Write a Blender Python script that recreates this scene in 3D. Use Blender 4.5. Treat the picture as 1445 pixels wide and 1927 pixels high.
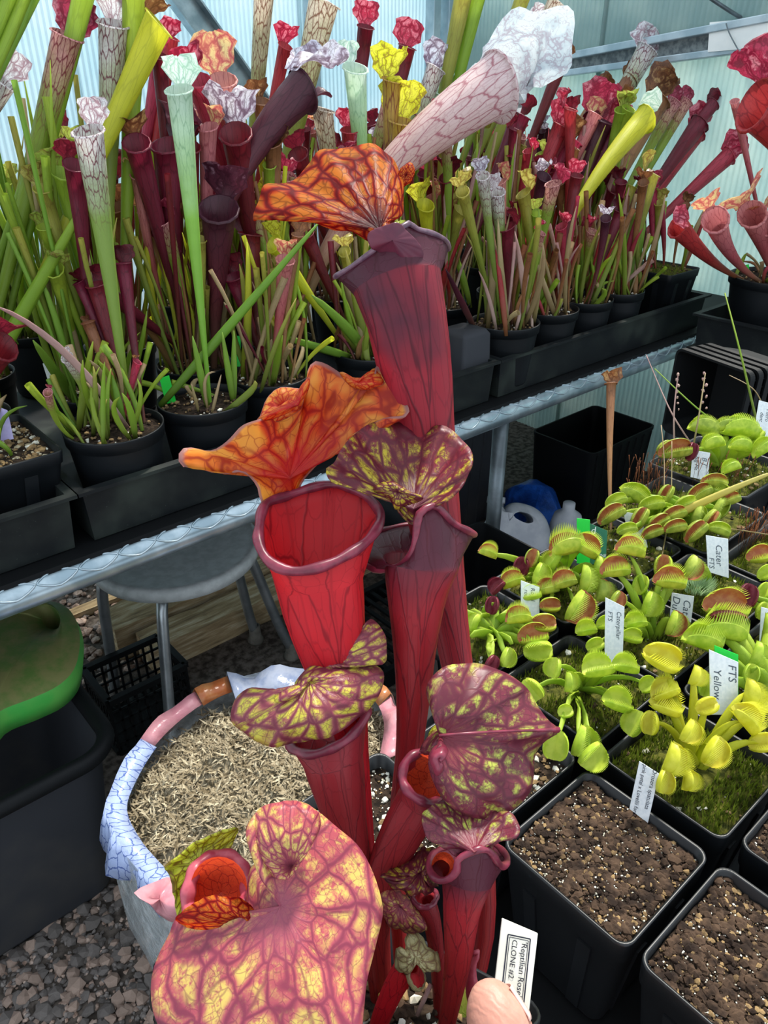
import bpy, bmesh, math, random
import numpy as np
from mathutils import Vector, Matrix, noise

for o in list(bpy.data.objects):
    bpy.data.objects.remove(o)
SC = bpy.context.scene
COL = SC.collection
RNG = random.Random(7)

# ------------------------------------------------------------------ camera
FPX, CX, CY, PITCH = 1450.0, 722.5, 963.5, math.radians(29.5)
CAM = Vector((0, 0, 1.45))
cam_data = bpy.data.cameras.new('camera')
cam = bpy.data.objects.new('camera', cam_data)
COL.objects.link(cam)
cam.location = CAM
ANG = math.radians(49)
YAW = ANG - math.pi / 2          # the long bench runs along world X, so the camera is yawed
cam.rotation_euler = (math.pi / 2 - PITCH, 0, YAW)
cam_data.sensor_fit = 'VERTICAL'
cam_data.sensor_height = 24.0
cam_data.lens = FPX / 1927.0 * 24.0
cam_data.clip_start = 0.02
cam_data.dof.use_dof = False
SC.camera = cam

# ------------------------------------------------------------------ world, sun, exposure
world = bpy.data.worlds.new('daylight')
SC.world = world
world.use_nodes = True
bg = world.node_tree.nodes['Background']
bg.inputs['Color'].default_value = (0.80, 0.90, 1.0, 1)
bg.inputs['Strength'].default_value = 1.0
sun_data = bpy.data.lights.new('sun', 'SUN')
sun = bpy.data.objects.new('sun', sun_data)
COL.objects.link(sun)
sun_data.energy = 4.2
sun_data.color = (1.0, 0.95, 0.86)
sun_data.angle = math.radians(7)
# light comes from behind the plants: high, back and a little from the right
sun.rotation_euler = (Matrix.Rotation(YAW, 3, 'Z') @ Vector((-0.28, -0.62, -1.0))).to_track_quat('-Z', 'Y').to_euler()
SC.view_settings.view_transform = 'Standard'
SC.view_settings.look = 'None'
SC.view_settings.gamma = 1.0
SC.view_settings.use_curve_mapping = False
SC.view_settings.exposure = 0.55

# ------------------------------------------------------------------ pixel helpers
RZ = Matrix.Rotation(YAW, 3, 'Z')
FWD = RZ @ Vector((0, math.cos(PITCH), -math.sin(PITCH)))
UPV = RZ @ Vector((0, math.sin(PITCH), math.cos(PITCH)))
RGT = RZ @ Vector((1, 0, 0))
E1 = Vector((1, 0, 0))      # along the long bench
E2 = Vector((0, 1, 0))      # away from the bench front


def cv(x, y, z=0.0):
    """offset given as camera-right, away from camera, up"""
    return RZ @ Vector((x, y, z))



def ray(px, py):
    return FWD + RGT * ((px - CX) / FPX) + UPV * ((CY - py) / FPX)


def Q(px, py, d):
    return CAM + ray(px, py) * d


def T(px, py, z):
    r = ray(px, py)
    return CAM + r * ((z - CAM.z) / r.z)


def RW(px, py, w):
    """point of the pixel's ray on the upright plane w metres across the benches"""
    r = ray(px, py)
    return CAM + r * (w / r.dot(E2))


def B(s, w, z):
    return E1 * s + E2 * w + Vector((0, 0, z))


# ------------------------------------------------------------------ object helpers
def thing(name, label, cat, loc, group=None):
    o = bpy.data.objects.new(name, None)
    COL.objects.link(o)
    o.location = loc
    o.empty_display_size = 0.02
    o['label'] = label
    o['category'] = cat
    if group:
        o['group'] = group
    return o


def tag(o, label, cat, group=None):
    o['label'] = label
    o['category'] = cat
    if group:
        o['group'] = group
    return o


def origin_of(parent):
    v = Vector((0, 0, 0))
    while parent is not None:
        v += parent.location
        parent = parent.parent
    return v


class MB:
    """collects geometry in world coordinates, builds ONE mesh object"""

    def __init__(self):
        self.v, self.f, self.uv, self.mi = [], [], [], []

    def add(self, verts, faces, uvs=None, mi=0):
        n = len(self.v)
        self.v += [tuple(v) for v in verts]
        self.uv += list(uvs) if uvs else [(0.5, 0.5)] * len(verts)
        for f in faces:
            self.f.append(tuple(i + n for i in f))
            self.mi.append(mi)
        return n

    def grid(self, rows, closed=False, uvs=None, mi=0):
        nr, nc = len(rows), len(rows[0])
        vs = [p for r in rows for p in r]
        if uvs is None:
            uvs = [(c / (nc if closed else max(1, nc - 1)), r / max(1, nr - 1)) for r in range(nr) for c in range(nc)]
        fs = []
        for r in range(nr - 1):
            for c in range(nc if closed else nc - 1):
                c2 = (c + 1) % nc
                fs.append((r * nc + c, r * nc + c2, (r + 1) * nc + c2, (r + 1) * nc + c))
        return self.add(vs, fs, uvs, mi)

    def box(self, c, ax, ay, az, mi=0):
        """c centre, ax ay az half-extent vectors"""
        c = Vector(c)
        vs = [c + ax * i + ay * j + az * k for k in (-1, 1) for j in (-1, 1) for i in (-1, 1)]
        fs = [(0, 2, 3, 1), (4, 5, 7, 6), (0, 1, 5, 4), (2, 6, 7, 3), (0, 4, 6, 2), (1, 3, 7, 5)]
        return self.add(vs, fs, None, mi)

    def tube(self, pts, radii, seg=8, mi=0, cap=True, closed=False):
        pts = [Vector(p) for p in pts]
        n = len(pts)
        if not hasattr(radii, '__len__'):
            radii = [radii] * n
        rows = []
        X = None
        for i, p in enumerate(pts):
            a = pts[(i - 1) % n] if (closed or i > 0) else p
            b = pts[(i + 1) % n] if (closed or i < n - 1) else p
            t = (b - a)
            t = t.normalized() if t.length > 1e-9 else Vector((0, 0, 1))
            if X is None:
                X = t.orthogonal().normalized()
            X = (X - t * X.dot(t))
            X = X.normalized() if X.length > 1e-6 else t.orthogonal().normalized()
            Y = t.cross(X)
            rows.append([p + (X * math.cos(2 * math.pi * k / seg) + Y * math.sin(2 * math.pi * k / seg)) * radii[i] for k in range(seg)])
        if closed:
            rows.append(rows[0])
        st = self.grid(rows, closed=True, mi=mi)
        if cap and not closed:
            self.f.append(tuple(st + k for k in range(seg))[::-1]); self.mi.append(mi)
            e = st + (len(rows) - 1) * seg
            self.f.append(tuple(e + k for k in range(seg))); self.mi.append(mi)

    def build(self, name, mats, parent=None, smooth=True, loc=None):
        if not isinstance(mats, (list, tuple)):
            mats = [mats]
        org = origin_of(parent) if parent is not None else (Vector(loc) if loc is not None else self.base())
        me = bpy.data.meshes.new(name)
        me.from_pydata([(v[0] - org[0], v[1] - org[1], v[2] - org[2]) for v in self.v], [], self.f)
        for m in mats:
            me.materials.append(m)
        if len(mats) > 1:
            me.polygons.foreach_set('material_index', self.mi)
        ul = me.uv_layers.new(name='UVMap')
        li = np.empty(len(me.loops), dtype=np.int32)
        me.loops.foreach_get('vertex_index', li)
        uv = np.array(self.uv, dtype=np.float32)[li].ravel()
        ul.data.foreach_set('uv', uv)
        if smooth:
            me.polygons.foreach_set('use_smooth', [True] * len(me.polygons))
        me.update()
        o = bpy.data.objects.new(name, me)
        COL.objects.link(o)
        if parent is not None:
            o.parent = parent
        else:
            o.location = org
        return o

    def base(self):
        a = np.array(self.v)
        c = a.mean(axis=0)
        c[2] = a[:, 2].min()
        return Vector(c)


def solid(o, t, off=0):
    m = o.modifiers.new('thickness', 'SOLIDIFY')
    m.thickness = t
    m.offset = off
    return o


def bevel(o, w, seg=2):
    m = o.modifiers.new('bevel', 'BEVEL')
    m.width = w
    m.segments = seg
    m.limit_method = 'ANGLE'
    m.angle_limit = math.radians(40)
    return o


def struct(o):
    o['kind'] = 'structure'
    return o


def cr(p0, p1, p2, p3, t):
    return ((p1 * 2) + (p2 - p0) * t + (p0 * 2 - p1 * 5 + p2 * 4 - p3) * t * t + (p1 * 3 - p0 - p2 * 3 + p3) * t ** 3) * 0.5


def spline(pts, n, closed=False):
    """Catmull-Rom through pts, resampled to n points even in arc length"""
    P = [Vector(p) for p in pts]
    m = len(P)
    out = []
    sub = 12
    rng = range(m if closed else m - 1)
    for i in rng:
        if closed:
            a, b, c, d = P[(i - 1) % m], P[i], P[(i + 1) % m], P[(i + 2) % m]
        else:
            a, b, c, d = P[max(0, i - 1)], P[i], P[i + 1], P[min(m - 1, i + 2)]
        for k in range(sub):
            out.append(cr(a, b, c, d, k / sub))
    out.append(P[0].copy() if closed else P[-1].copy())
    L = [0.0]
    for i in range(1, len(out)):
        L.append(L[-1] + (out[i] - out[i - 1]).length)
    res = []
    tot = L[-1]
    j = 0
    cnt = n if closed else n - 1
    for k in range(n):
        s = tot * k / cnt
        while j < len(L) - 2 and L[j + 1] < s:
            j += 1
        seg = L[j + 1] - L[j]
        t = 0 if seg < 1e-12 else (s - L[j]) / seg
        res.append(out[j].lerp(out[j + 1], min(1, max(0, t))))
    return res


# ------------------------------------------------------------------ materials
def rgb(h):
    """sRGB hex to linear"""
    h = h.lstrip('#')
    c = [int(h[i:i + 2], 16) / 255 for i in (0, 2, 4)]
    return tuple(x / 12.92 if x <= 0.04045 else ((x + 0.055) / 1.055) ** 2.4 for x in c) + (1.0,)


class NT:
    def __init__(self, name):
        self.m = bpy.data.materials.new(name)
        self.m.use_nodes = True
        self.t = self.m.node_tree
        self.n = self.t.nodes
        self.n.clear()
        self.out = self.n.new('ShaderNodeOutputMaterial')

    def new(self, typ, **kw):
        nd = self.n.new('ShaderNode' + typ)
        for k, v in kw.items():
            setattr(nd, k, v)
        return nd

    def link(self, a, b):
        self.t.links.new(a, b)

    def setv(self, sock, v):
        if hasattr(v, 'is_linked') or hasattr(v, 'links'):
            self.link(v, sock)
        else:
            sock.default_value = v

    def math(self, op, a, b=None, c=None, clamp=False):
        nd = self.new('Math', operation=op, use_clamp=clamp)
        self.setv(nd.inputs[0], a)
        if b is not None:
            self.setv(nd.inputs[1], b)
        if c is not None:
            self.setv(nd.inputs[2], c)
        return nd.outputs[0]

    def mix(self, fac, a, b, blend='MIX'):
        nd = self.new('Mix', data_type='RGBA', blend_type=blend)
        self.setv(nd.inputs[0], fac)
        self.setv(nd.inputs[6], a)
        self.setv(nd.inputs[7], b)
        return nd.outputs[2]

    def ramp(self, fac, stops, interp='LINEAR'):
        nd = self.new('ValToRGB')
        cr_ = nd.color_ramp
        cr_.interpolation = interp
        while len(cr_.elements) > 1:
            cr_.elements.remove(cr_.elements[-1])
        cr_.elements[0].position = stops[0][0]
        cr_.elements[0].color = stops[0][1]
        for p, c in stops[1:]:
            e = cr_.elements.new(p)
            e.color = c
        self.setv(nd.inputs[0], fac)
        return nd.outputs[0]

    def step(self, v, lo, hi):
        nd = self.new('MapRange', interpolation_type='SMOOTHSTEP')
        self.setv(nd.inputs[0], v)
        nd.inputs[1].default_value = lo
        nd.inputs[2].default_value = hi
        return nd.outputs[0]

    def noise(self, vec, scale, detail=3, rough=0.55):
        nd = self.new('TexNoise')
        if vec is not None:
            self.link(vec, nd.inputs['Vector'])
        nd.inputs['Scale'].default_value = scale
        nd.inputs['Detail'].default_value = detail
        nd.inputs['Roughness'].default_value = rough
        return nd.outputs['Fac']

    def vor(self, vec, scale, feature='DISTANCE_TO_EDGE', dim='2D', out='Distance', rnd=1.0):
        nd = self.new('TexVoronoi', feature=feature, voronoi_dimensions=dim)
        self.link(vec, nd.inputs['Vector'])
        nd.inputs['Scale'].default_value = scale
        nd.inputs['Randomness'].default_value = rnd
        return nd.outputs[out]

    def uv(self, sx=1.0, sy=1.0, warp=0.0, wscale=3.0):
        tc = self.new('TexCoord')
        mp = self.new('Mapping')
        self.link(tc.outputs['UV'], mp.inputs['Vector'])
        mp.inputs['Scale'].default_value = (sx, sy, 1)
        vec = mp.outputs[0]
        if warp:
            nz = self.new('TexNoise')
            self.link(vec, nz.inputs['Vector'])
            nz.inputs['Scale'].default_value = wscale
            sub = self.new('VectorMath', operation='SUBTRACT')
            self.link(nz.outputs['Color'], sub.inputs[0])
            sub.inputs[1].default_value = (0.5, 0.5, 0.5)
            sc = self.new('VectorMath', operation='SCALE')
            self.link(sub.outputs[0], sc.inputs[0])
            sc.inputs['Scale'].default_value = warp
            ad = self.new('VectorMath', operation='ADD')
            self.link(vec, ad.inputs[0])
            self.link(sc.outputs[0], ad.inputs[1])
            vec = ad.outputs[0]
        return vec

    def obj(self):
        return self.new('TexCoord').outputs['Object']

    def shade(self, col, rough=0.5, spec=0.5, metal=0.0, trans=0.0, tcol=None, bump=None, bstr=0.2, bdist=0.002, alpha=None, sheen=0):
        p = self.new('BsdfPrincipled')
        self.setv(p.inputs['Base Color'], col)
        self.setv(p.inputs['Roughness'], rough)
        p.inputs['Specular IOR Level'].default_value = spec
        p.inputs['Metallic'].default_value = metal
        if alpha is not None:
            self.setv(p.inputs['Alpha'], alpha)
        if bump is not None:
            b = self.new('Bump')
            b.inputs['Strength'].default_value = bstr
            b.inputs['Distance'].default_value = bdist
            self.link(bump, b.inputs['Height'])
            self.link(b.outputs[0], p.inputs['Normal'])
        sh = p.outputs[0]
        if trans > 0:
            tr = self.new('BsdfTranslucent')
            self.setv(tr.inputs['Color'], tcol if tcol is not None else col)
            mx = self.new('MixShader')
            mx.inputs[0].default_value = trans
            self.link(sh, mx.inputs[1])
            self.link(tr.outputs[0], mx.inputs[2])
            sh = mx.outputs[0]
        self.link(sh, self.out.inputs['Surface'])
        return self.m


def mat_basic(name, c1, c2=None, scale=30, rough=0.5, spec=0.5, metal=0.0, trans=0.0, bstr=0.0, bdist=0.002, detail=4, lo=0.35, hi=0.65):
    k = NT(name)
    vec = k.obj()
    nz = k.noise(vec, scale, detail)
    col = k.mix(k.step(nz, lo, hi), rgb(c1), rgb(c2 or c1))
    return k.shade(col, rough, spec, metal, trans, bump=nz if bstr else None, bstr=bstr, bdist=bdist)


def mat_pitcher(name, c0, c1, c2, vein, amt=0.6, vs=0.0, ve=0.4, nu=12, nv=9, width=0.10, trans=0.3, mid=0.55, top=0.97, rough=0.42, ribs=0.35, blotch=0.12, tboost=None, hue=0.012):
    """tube/leaf skin: colour runs c0 (base) > c1 > c2 (top) along v, net of veins shows from v=vs to ve"""
    k = NT(name)
    tc = k.new('TexCoord')
    sep = k.new('SeparateXYZ')
    k.link(tc.outputs['UV'], sep.inputs[0])
    v = sep.outputs['Y']
    nz0 = k.noise(k.obj(), 18, 3)
    vv = k.math('ADD', v, k.math('MULTIPLY', k.math('SUBTRACT', nz0, 0.5), 0.22))
    col = k.ramp(vv, [(0.0, rgb(c0)), (mid, rgb(c1)), (top, rgb(c2))])
    info = k.new('ObjectInfo') if hue else None
    hs = k.new('HueSaturation')
    k.link(col, hs.inputs['Color'])
    if hue:
        k.link(k.math('ADD', 0.5 - hue, k.math('MULTIPLY', info.outputs['Random'], 2 * hue)), hs.inputs['Hue'])
    k.link(k.math('ADD', 1 - blotch, k.math('MULTIPLY', nz0, 2 * blotch)), hs.inputs['Value'])
    col = hs.outputs[0]
    e = k.vor(k.uv(nu, nv, 0.35, 2.2), 1.0)
    big = k.math('SUBTRACT', 1.0, k.step(e, 0.0, width), clamp=True)
    e2 = k.vor(k.uv(nu * 2.4, nv * 2.6, 0.4, 2.0), 1.0)
    fine = k.math('MULTIPLY', k.math('SUBTRACT', 1.0, k.step(e2, 0.0, width * 1.1), clamp=True), 0.35)
    rib = k.math('ABSOLUTE', k.math('SINE', k.math('MULTIPLY', k.math('ADD', sep.outputs['X'], k.math('MULTIPLY', k.math('SUBTRACT', nz0, 0.5), 0.03)), math.pi * 9)))
    rib = k.math('MULTIPLY', k.math('SUBTRACT', 1.0, k.step(rib, 0.0, 0.22), clamp=True), ribs)
    net = k.math('MAXIMUM', k.math('MAXIMUM', big, fine), rib)
    fac = k.math('MULTIPLY', k.math('MULTIPLY', net, amt), k.step(v, vs, ve), clamp=True)
    col = k.mix(fac, col, rgb(vein))
    t = col
    if tboost:
        t = k.mix(1.0, col, rgb(tboost), 'MULTIPLY')
    return k.shade(col, rough, 0.4, 0, trans, tcol=t, bump=net, bstr=0.25, bdist=0.0008)


def mat_lid(name, base, spot, vein, base2=None, nu=9, nv=3.0, width=0.09, spots=0.55, trans=0.35, fine=3.0, speck=60, rough=0.42, tedge=None, throat=None, tcol=None, netamt=0.8, fleck=0.0, bmp=0.16, mott=0.0, tend=0.4):
    """hood skin in polar uv (u around the neck, v from neck to edge): spots between branching veins"""
    k = NT(name)
    tc = k.new('TexCoord')
    sep = k.new('SeparateXYZ')
    k.link(tc.outputs['UV'], sep.inputs[0])
    v = sep.outputs['Y']
    u = sep.outputs['X']
    ang = k.math('MULTIPLY', u, 2 * math.pi)
    cmb = k.new('CombineXYZ')       # seamless polar coordinates, radius eased so cells stretch outward
    rr = k.math('POWER', v, 0.75)
    k.link(k.math('MULTIPLY', k.math('COSINE', ang), nu / 6.283), cmb.inputs[0])
    k.link(k.math('MULTIPLY', k.math('SINE', ang), nu / 6.283), cmb.inputs[1])
    k.link(k.math('MULTIPLY', rr, nv), cmb.inputs[2])
    ob = k.obj()
    nzw = k.new('TexNoise')
    k.link(ob, nzw.inputs['Vector'])
    nzw.inputs['Scale'].default_value = 70
    sb = k.new('VectorMath', operation='SUBTRACT')
    k.link(nzw.outputs['Color'], sb.inputs[0])
    sb.inputs[1].default_value = (0.5, 0.5, 0.5)
    scl = k.new('VectorMath', operation='SCALE')
    k.link(sb.outputs[0], scl.inputs[0])
    scl.inputs['Scale'].default_value = 0.55
    ad = k.new('VectorMath', operation='ADD')
    k.link(cmb.outputs[0], ad.inputs[0])
    k.link(scl.outputs[0], ad.inputs[1])
    nzb = k.new('TexNoise')
    k.link(ob, nzb.inputs['Vector'])
    nzb.inputs['Scale'].default_value = 28
    sb2 = k.new('VectorMath', operation='SUBTRACT')
    k.link(nzb.outputs['Color'], sb2.inputs[0])
    sb2.inputs[1].default_value = (0.5, 0.5, 0.5)
    scl2 = k.new('VectorMath', operation='SCALE')
    k.link(sb2.outputs[0], scl2.inputs[0])
    scl2.inputs['Scale'].default_value = 1.1
    ad2 = k.new('VectorMath', operation='ADD')
    k.link(ad.outputs[0], ad2.inputs[0])
    k.link(scl2.outputs[0], ad2.inputs[1])
    vec = ad2.outputs[0]
    wob = k.math('MULTIPLY', k.math('SUBTRACT', k.noise(ob, 35, 2), 0.5), 0.10)
    rad = k.math('ABSOLUTE', k.math('SINE', k.math('MULTIPLY', k.math('ADD', u, wob), math.pi * max(7, round(nu * 0.75)))))
    rad = k.math('SUBTRACT', 1.0, k.step(rad, 0.02, 0.24), clamp=True)
    rad = k.math('MULTIPLY', rad, k.math('SUBTRACT', 1.0, k.step(v, 0.55, 1.0), clamp=True))
    e = k.vor(vec, 1.0, dim='3D')
    e2 = k.vor(vec, fine, dim='3D')
    big = k.math('SUBTRACT', 1.0, k.step(e, 0.01, width), clamp=True)
    fin = k.math('MULTIPLY', k.math('SUBTRACT', 1.0, k.step(e2, 0.0, width * 0.9), clamp=True), 0.6)
    net = k.math('MAXIMUM', k.math('MULTIPLY', big, netamt), fin)
    net = k.math('MAXIMUM', net, k.math('MULTIPLY', rad, 0.75))
    sp = k.noise(ob, speck, 4, 0.7)
    lo = k.noise(ob, 22, 2)
    inner = k.step(e, 0.05, 0.24)
    sm = k.math('MULTIPLY', inner, k.step(k.math('ADD', k.math('MULTIPLY', sp, 0.75), k.math('MULTIPLY', lo, 0.45)), 0.98 - spots, 1.1 - spots))
    if fleck:
        fl_ = k.noise(ob, speck * 3.2, 3, 0.7)
        sm = k.math('MULTIPLY', sm, k.math('ADD', 1 - fleck, k.math('MULTIPLY', k.step(fl_, 0.36, 0.5), fleck)))
    if throat:
        sm = k.math('MULTIPLY', sm, k.step(v, 0.12, 0.42))
    bcol = k.mix(k.step(lo, 0.35, 0.7), rgb(base), rgb(base2 or base))
    bcol = k.mix(k.math('MULTIPLY', k.step(k.noise(ob, speck * 2.5, 3, 0.7), 0.5, 0.72), mott), bcol, rgb(spot))
    col = k.mix(sm, bcol, rgb(spot))
    col = k.mix(k.math('MULTIPLY', net, 0.85), col, rgb(vein))
    if throat:
        col = k.mix(k.math('MULTIPLY', k.math('SUBTRACT', 1.0, k.step(v, 0.05, tend), clamp=True), 0.8), col, rgb(throat))
    if tedge:
        col = k.mix(k.step(v, 0.955, 0.99), col, rgb(tedge))
    t = col if tcol is None else k.mix(1.0, col, rgb(tcol), 'MULTIPLY')
    return k.shade(col, rough, 0.45, 0, trans, tcol=t, bump=net, bstr=bmp, bdist=0.001)


M = {}
# ------------------------------------------------------------------ material library
def dusty(name, c, dust, amt=0.25, rough=0.38, spec=0.45, scale=9):
    k = NT(name)
    ob = k.obj()
    big = k.noise(ob, scale, 4)
    sp = k.noise(ob, 260, 2)
    f = k.math('MULTIPLY', k.step(big, 0.45, 0.8), amt)
    f2 = k.math('MULTIPLY', k.step(sp, 0.70, 0.76), 0.35)
    col = k.mix(k.math('MAXIMUM', f, f2), rgb(c), rgb(dust))
    r = k.math('ADD', rough, k.math('MULTIPLY', big, 0.25))
    return k.shade(col, r, spec, bump=sp, bstr=0.05, bdist=0.0005)


M['pot'] = dusty('black_pot_plastic', '#0e1216', '#3c4248', 0.14, 0.4, 0.35)
M['pot_near'] = dusty('black_pot_plastic_clean', '#0d1013', '#3a4046', 0.12, 0.3, 0.5)
M['tray'] = dusty('black_tray_plastic', '#0b1013', '#5d685c', 0.28, 0.45, 0.3, 6)
M['tub'] = dusty('dark_tub_plastic', '#33353a', '#5d5850', 0.4, 0.6, 0.25, 5)
M['black'] = dusty('black_plastic', '#0a0c0e', '#1c1f22', 0.12, 0.5, 0.25)
M['soil'] = mat_basic('dark_soil', '#1e1814', '#3a2f26', 160, 0.95, 0.1, bstr=0.8, bdist=0.004)
M['grit_dark'] = mat_basic('grit_brown', '#281f1a', '#503f32', 90, 0.95, 0.15, bstr=0.5)
M['grit_tan'] = mat_basic('grit_tan', '#5e4c36', '#967c56', 80, 0.9, 0.15, bstr=0.4)
M['grit_white'] = mat_basic('grit_white', '#b9b6a4', '#e6e3d6', 80, 0.85, 0.2)
M['moss'] = mat_basic('moss_green', '#3d4a16', '#7d8d2c', 120, 0.9, 0.1, trans=0.25)
M['moss_dark'] = mat_basic('moss_ground', '#2c3112', '#5a5a24', 140, 0.95, 0.1, bstr=0.8, bdist=0.004)
M['gravel'] = mat_basic('gravel_grey', '#4f4a47', '#8d8580', 60, 0.95, 0.2, bstr=0.5, bdist=0.003)
M['gravel2'] = mat_basic('gravel_pink', '#80695c', '#c0aa9c', 60, 0.95, 0.2, bstr=0.5, bdist=0.003)
M['ground'] = mat_basic('ground_earth', '#3a342f', '#6a615a', 45, 0.95, 0.1, bstr=0.7, bdist=0.006)
M['galv'] = mat_basic('galvanised_metal', '#8fa2ac', '#bccbd2', 14, 0.32, 0.5, metal=0.75, bstr=0.05)
M['galv_dark'] = mat_basic('grey_steel', '#5c6468', '#7b868c', 12, 0.4, 0.5, metal=0.6)
M['seat'] = mat_basic('grey_seat_plastic', '#a8acac', '#bcc0c0', 40, 0.45, 0.4, bstr=0.05)
M['alu'] = mat_basic('aluminium_tube', '#9aa0a3', '#b8bec1', 15, 0.35, 0.5, metal=0.8)
M['rubber'] = mat_basic('grey_rubber', '#5d5952', '#77726a', 30, 0.7, 0.2)
M['wood'] = None
k = NT('weathered_timber')
mp = k.new('Mapping'); k.link(k.obj(), mp.inputs['Vector'])
mp.inputs['Scale'].default_value = (6, 60, 60)
g = k.noise(mp.outputs[0], 1.0, 5, 0.65)
M['wood'] = k.shade(k.ramp(g, [(0.25, rgb('#5c4c38')), (0.5, rgb('#a8916e')), (0.75, rgb('#e0d4b8'))]), 0.85, 0.15, bump=g, bstr=0.6, bdist=0.004)
k = NT('green_dirty_plastic')
ob = k.obj()
sp_ = k.new('SeparateXYZ'); k.link(ob, sp_.inputs[0])
nz = k.noise(ob, 16, 5, 0.65)
M['green_can'] = k.shade(k.mix(k.step(nz, 0.36, 0.6), rgb('#5c7a3a'), rgb('#80804e')), 0.6, 0.3, bump=nz, bstr=0.1)
M['green_rim'] = mat_basic('green_plastic', '#43a545', '#5aa84a', 20, 0.45, 0.4)
M['jug'] = mat_basic('milky_white_plastic', '#c3c7d0', '#d6d9df', 25, 0.5, 0.4, trans=0.15)
M['blue'] = mat_basic('blue_plastic_sack', '#123a86', '#1f5cc0', 18, 0.4, 0.5, bstr=0.5, bdist=0.02)
M['label'] = mat_basic('white_label_plastic', '#dfe6ea', '#eef2f4', 300, 0.5, 0.3, trans=0.1)
M['label_green'] = mat_basic('bright_green_label', '#16d23c', '#22e048', 40, 0.45, 0.4, trans=0.15)
M['label_dkgreen'] = mat_basic('dark_green_tag', '#1f6a4c', '#2a7a58', 40, 0.5, 0.4)
M['label_lilac'] = mat_basic('lilac_label', '#a99fd0', '#bcb4dc', 40, 0.5, 0.3)
M['label_blue'] = mat_basic('blue_label', '#2f62c0', '#3b70d0', 40, 0.5, 0.3)
M['label_cream'] = mat_basic('cream_label_plastic', '#dcdccf', '#e8e7dc', 90, .45, .35)
M['ink'] = mat_basic('ink_grey', '#4c5560', '#5a646e', 40, 0.6, 0.2)
M['ink_dark'] = mat_basic('ink_navy', '#1c1e30', '#23263a', 40, 0.6, 0.2)
M['ink_white'] = mat_basic('print_white', '#e8f0ea', '#f0f4f0', 40, 0.6, 0.2)
M['paper'] = mat_basic('white_card', '#e4e9e6', '#f2f4f0', 8, 0.6, 0.2)
k = NT('human_skin')
ob = k.obj()
n1 = k.noise(ob, 60, 4)
n2 = k.noise(ob, 400, 3)
cc = k.mix(k.step(n1, 0.3, 0.7), rgb('#b98270'), rgb('#cc9684'))
wv_ = k.new('TexWave', wave_type='BANDS'); k.link(ob, wv_.inputs['Vector']); wv_.inputs['Scale'].default_value = 120; wv_.inputs['Distortion'].default_value = 9; wv_.inputs['Detail'].default_value = 3
hh = k.math('ADD', n2, k.math('MULTIPLY', wv_.outputs['Fac'], .7))
p_ = k.shade(cc, 0.5, 0.4, bump=hh, bstr=0.28, bdist=0.0006)
M['skin'] = p_
for nd in p_.node_tree.nodes:
    if nd.type == 'BSDF_PRINCIPLED':
        nd.inputs['Subsurface Weight'].default_value = 0.15
        nd.inputs['Subsurface Radius'].default_value = (0.012, 0.004, 0.002)
M['nail'] = mat_basic('finger_nail', '#e0b8aa', '#e8c6ba', 60, 0.25, 0.5)
# greenhouse sheet: milky ribbed polycarbonate, lets daylight through
k = NT('ribbed_polycarbonate')
ob = k.obj()
nz = k.noise(ob, 3.0, 4)
cc = k.mix(k.step(nz, 0.3, 0.75), rgb('#cfe4ea'), rgb('#e6f1f4'))
M['sheet'] = k.shade(cc, 0.35, 0.4, trans=0.62, tcol=cc)
k = NT('ribbed_polycarbonate_dull')
ob = k.obj()
nz = k.noise(ob, 4.0, 5)
cc = k.mix(k.step(nz, 0.35, 0.75), rgb('#bcd2d0'), rgb('#d8e6e0'))
M['sheet2'] = k.shade(cc, 0.4, 0.4, trans=0.58, tcol=cc)  # end wall sheet, slightly greyer and darker than the back wall
M['frame'] = mat_basic('aluminium_frame', '#9fb2bb', '#c3d0d6', 10, 0.4, 0.5, metal=0.5)
M['frame_dark'] = mat_basic('grey_gap_strip', '#6b7478', '#959d9c', 60, 0.8, 0.2, bstr=0.4)
M['film'] = None
k = NT('clear_plastic_film')
ob = k.obj()
nz = k.noise(ob, 22, 5, 0.7)
a = k.math('ADD', 0.40, k.math('MULTIPLY', k.step(nz, 0.35, 0.8), 0.35))
M['film'] = k.shade(k.mix(nz, rgb('#aab4b8'), rgb('#dfe6e8')), 0.15, 0.6, bump=nz, bstr=0.7, bdist=0.01, alpha=a)


def mat_print(name, bgc, line, alpha=0.95):
    k = NT(name)
    e = k.vor(k.uv(26, 4, 0.4, 2.0), 1.0)
    ln = k.math('SUBTRACT', 1.0, k.step(e, 0.02, 0.07), clamp=True)
    nz = k.noise(k.obj(), 30, 4)
    col = k.mix(k.math('MULTIPLY', ln, 0.9), rgb(bgc), rgb(line))
    return k.shade(col, 0.25, 0.5, bump=nz, bstr=0.6, bdist=0.008, alpha=alpha, trans=0.15)


M['print_blue'] = mat_print('blue_printed_film', '#aebfe6', '#4a62a8')
M['print_pink'] = mat_basic('pink_printed_film', '#d98f9c', '#e5a5ad', 30, 0.25, 0.5, trans=0.25, bstr=0.5, bdist=0.006)
M['print_orange'] = mat_basic('orange_printed_film', '#b8683c', '#c98a58', 30, 0.25, 0.5, trans=0.25, bstr=0.5, bdist=0.006)
M['print_pale'] = mat_basic('pale_printed_film', '#8e9dbe', '#b3bcd0', 30, 0.2, 0.5, trans=0.3, bstr=0.5, bdist=0.006)
M['drymoss'] = mat_basic('dry_sphagnum', '#665a45', '#a0937a', 90, 0.95, 0.1, bstr=0.8, bdist=0.006)
M['strand'] = mat_basic('dry_sphagnum_strand', '#84775e', '#c4b89c', 60, 0.9, 0.1)

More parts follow.
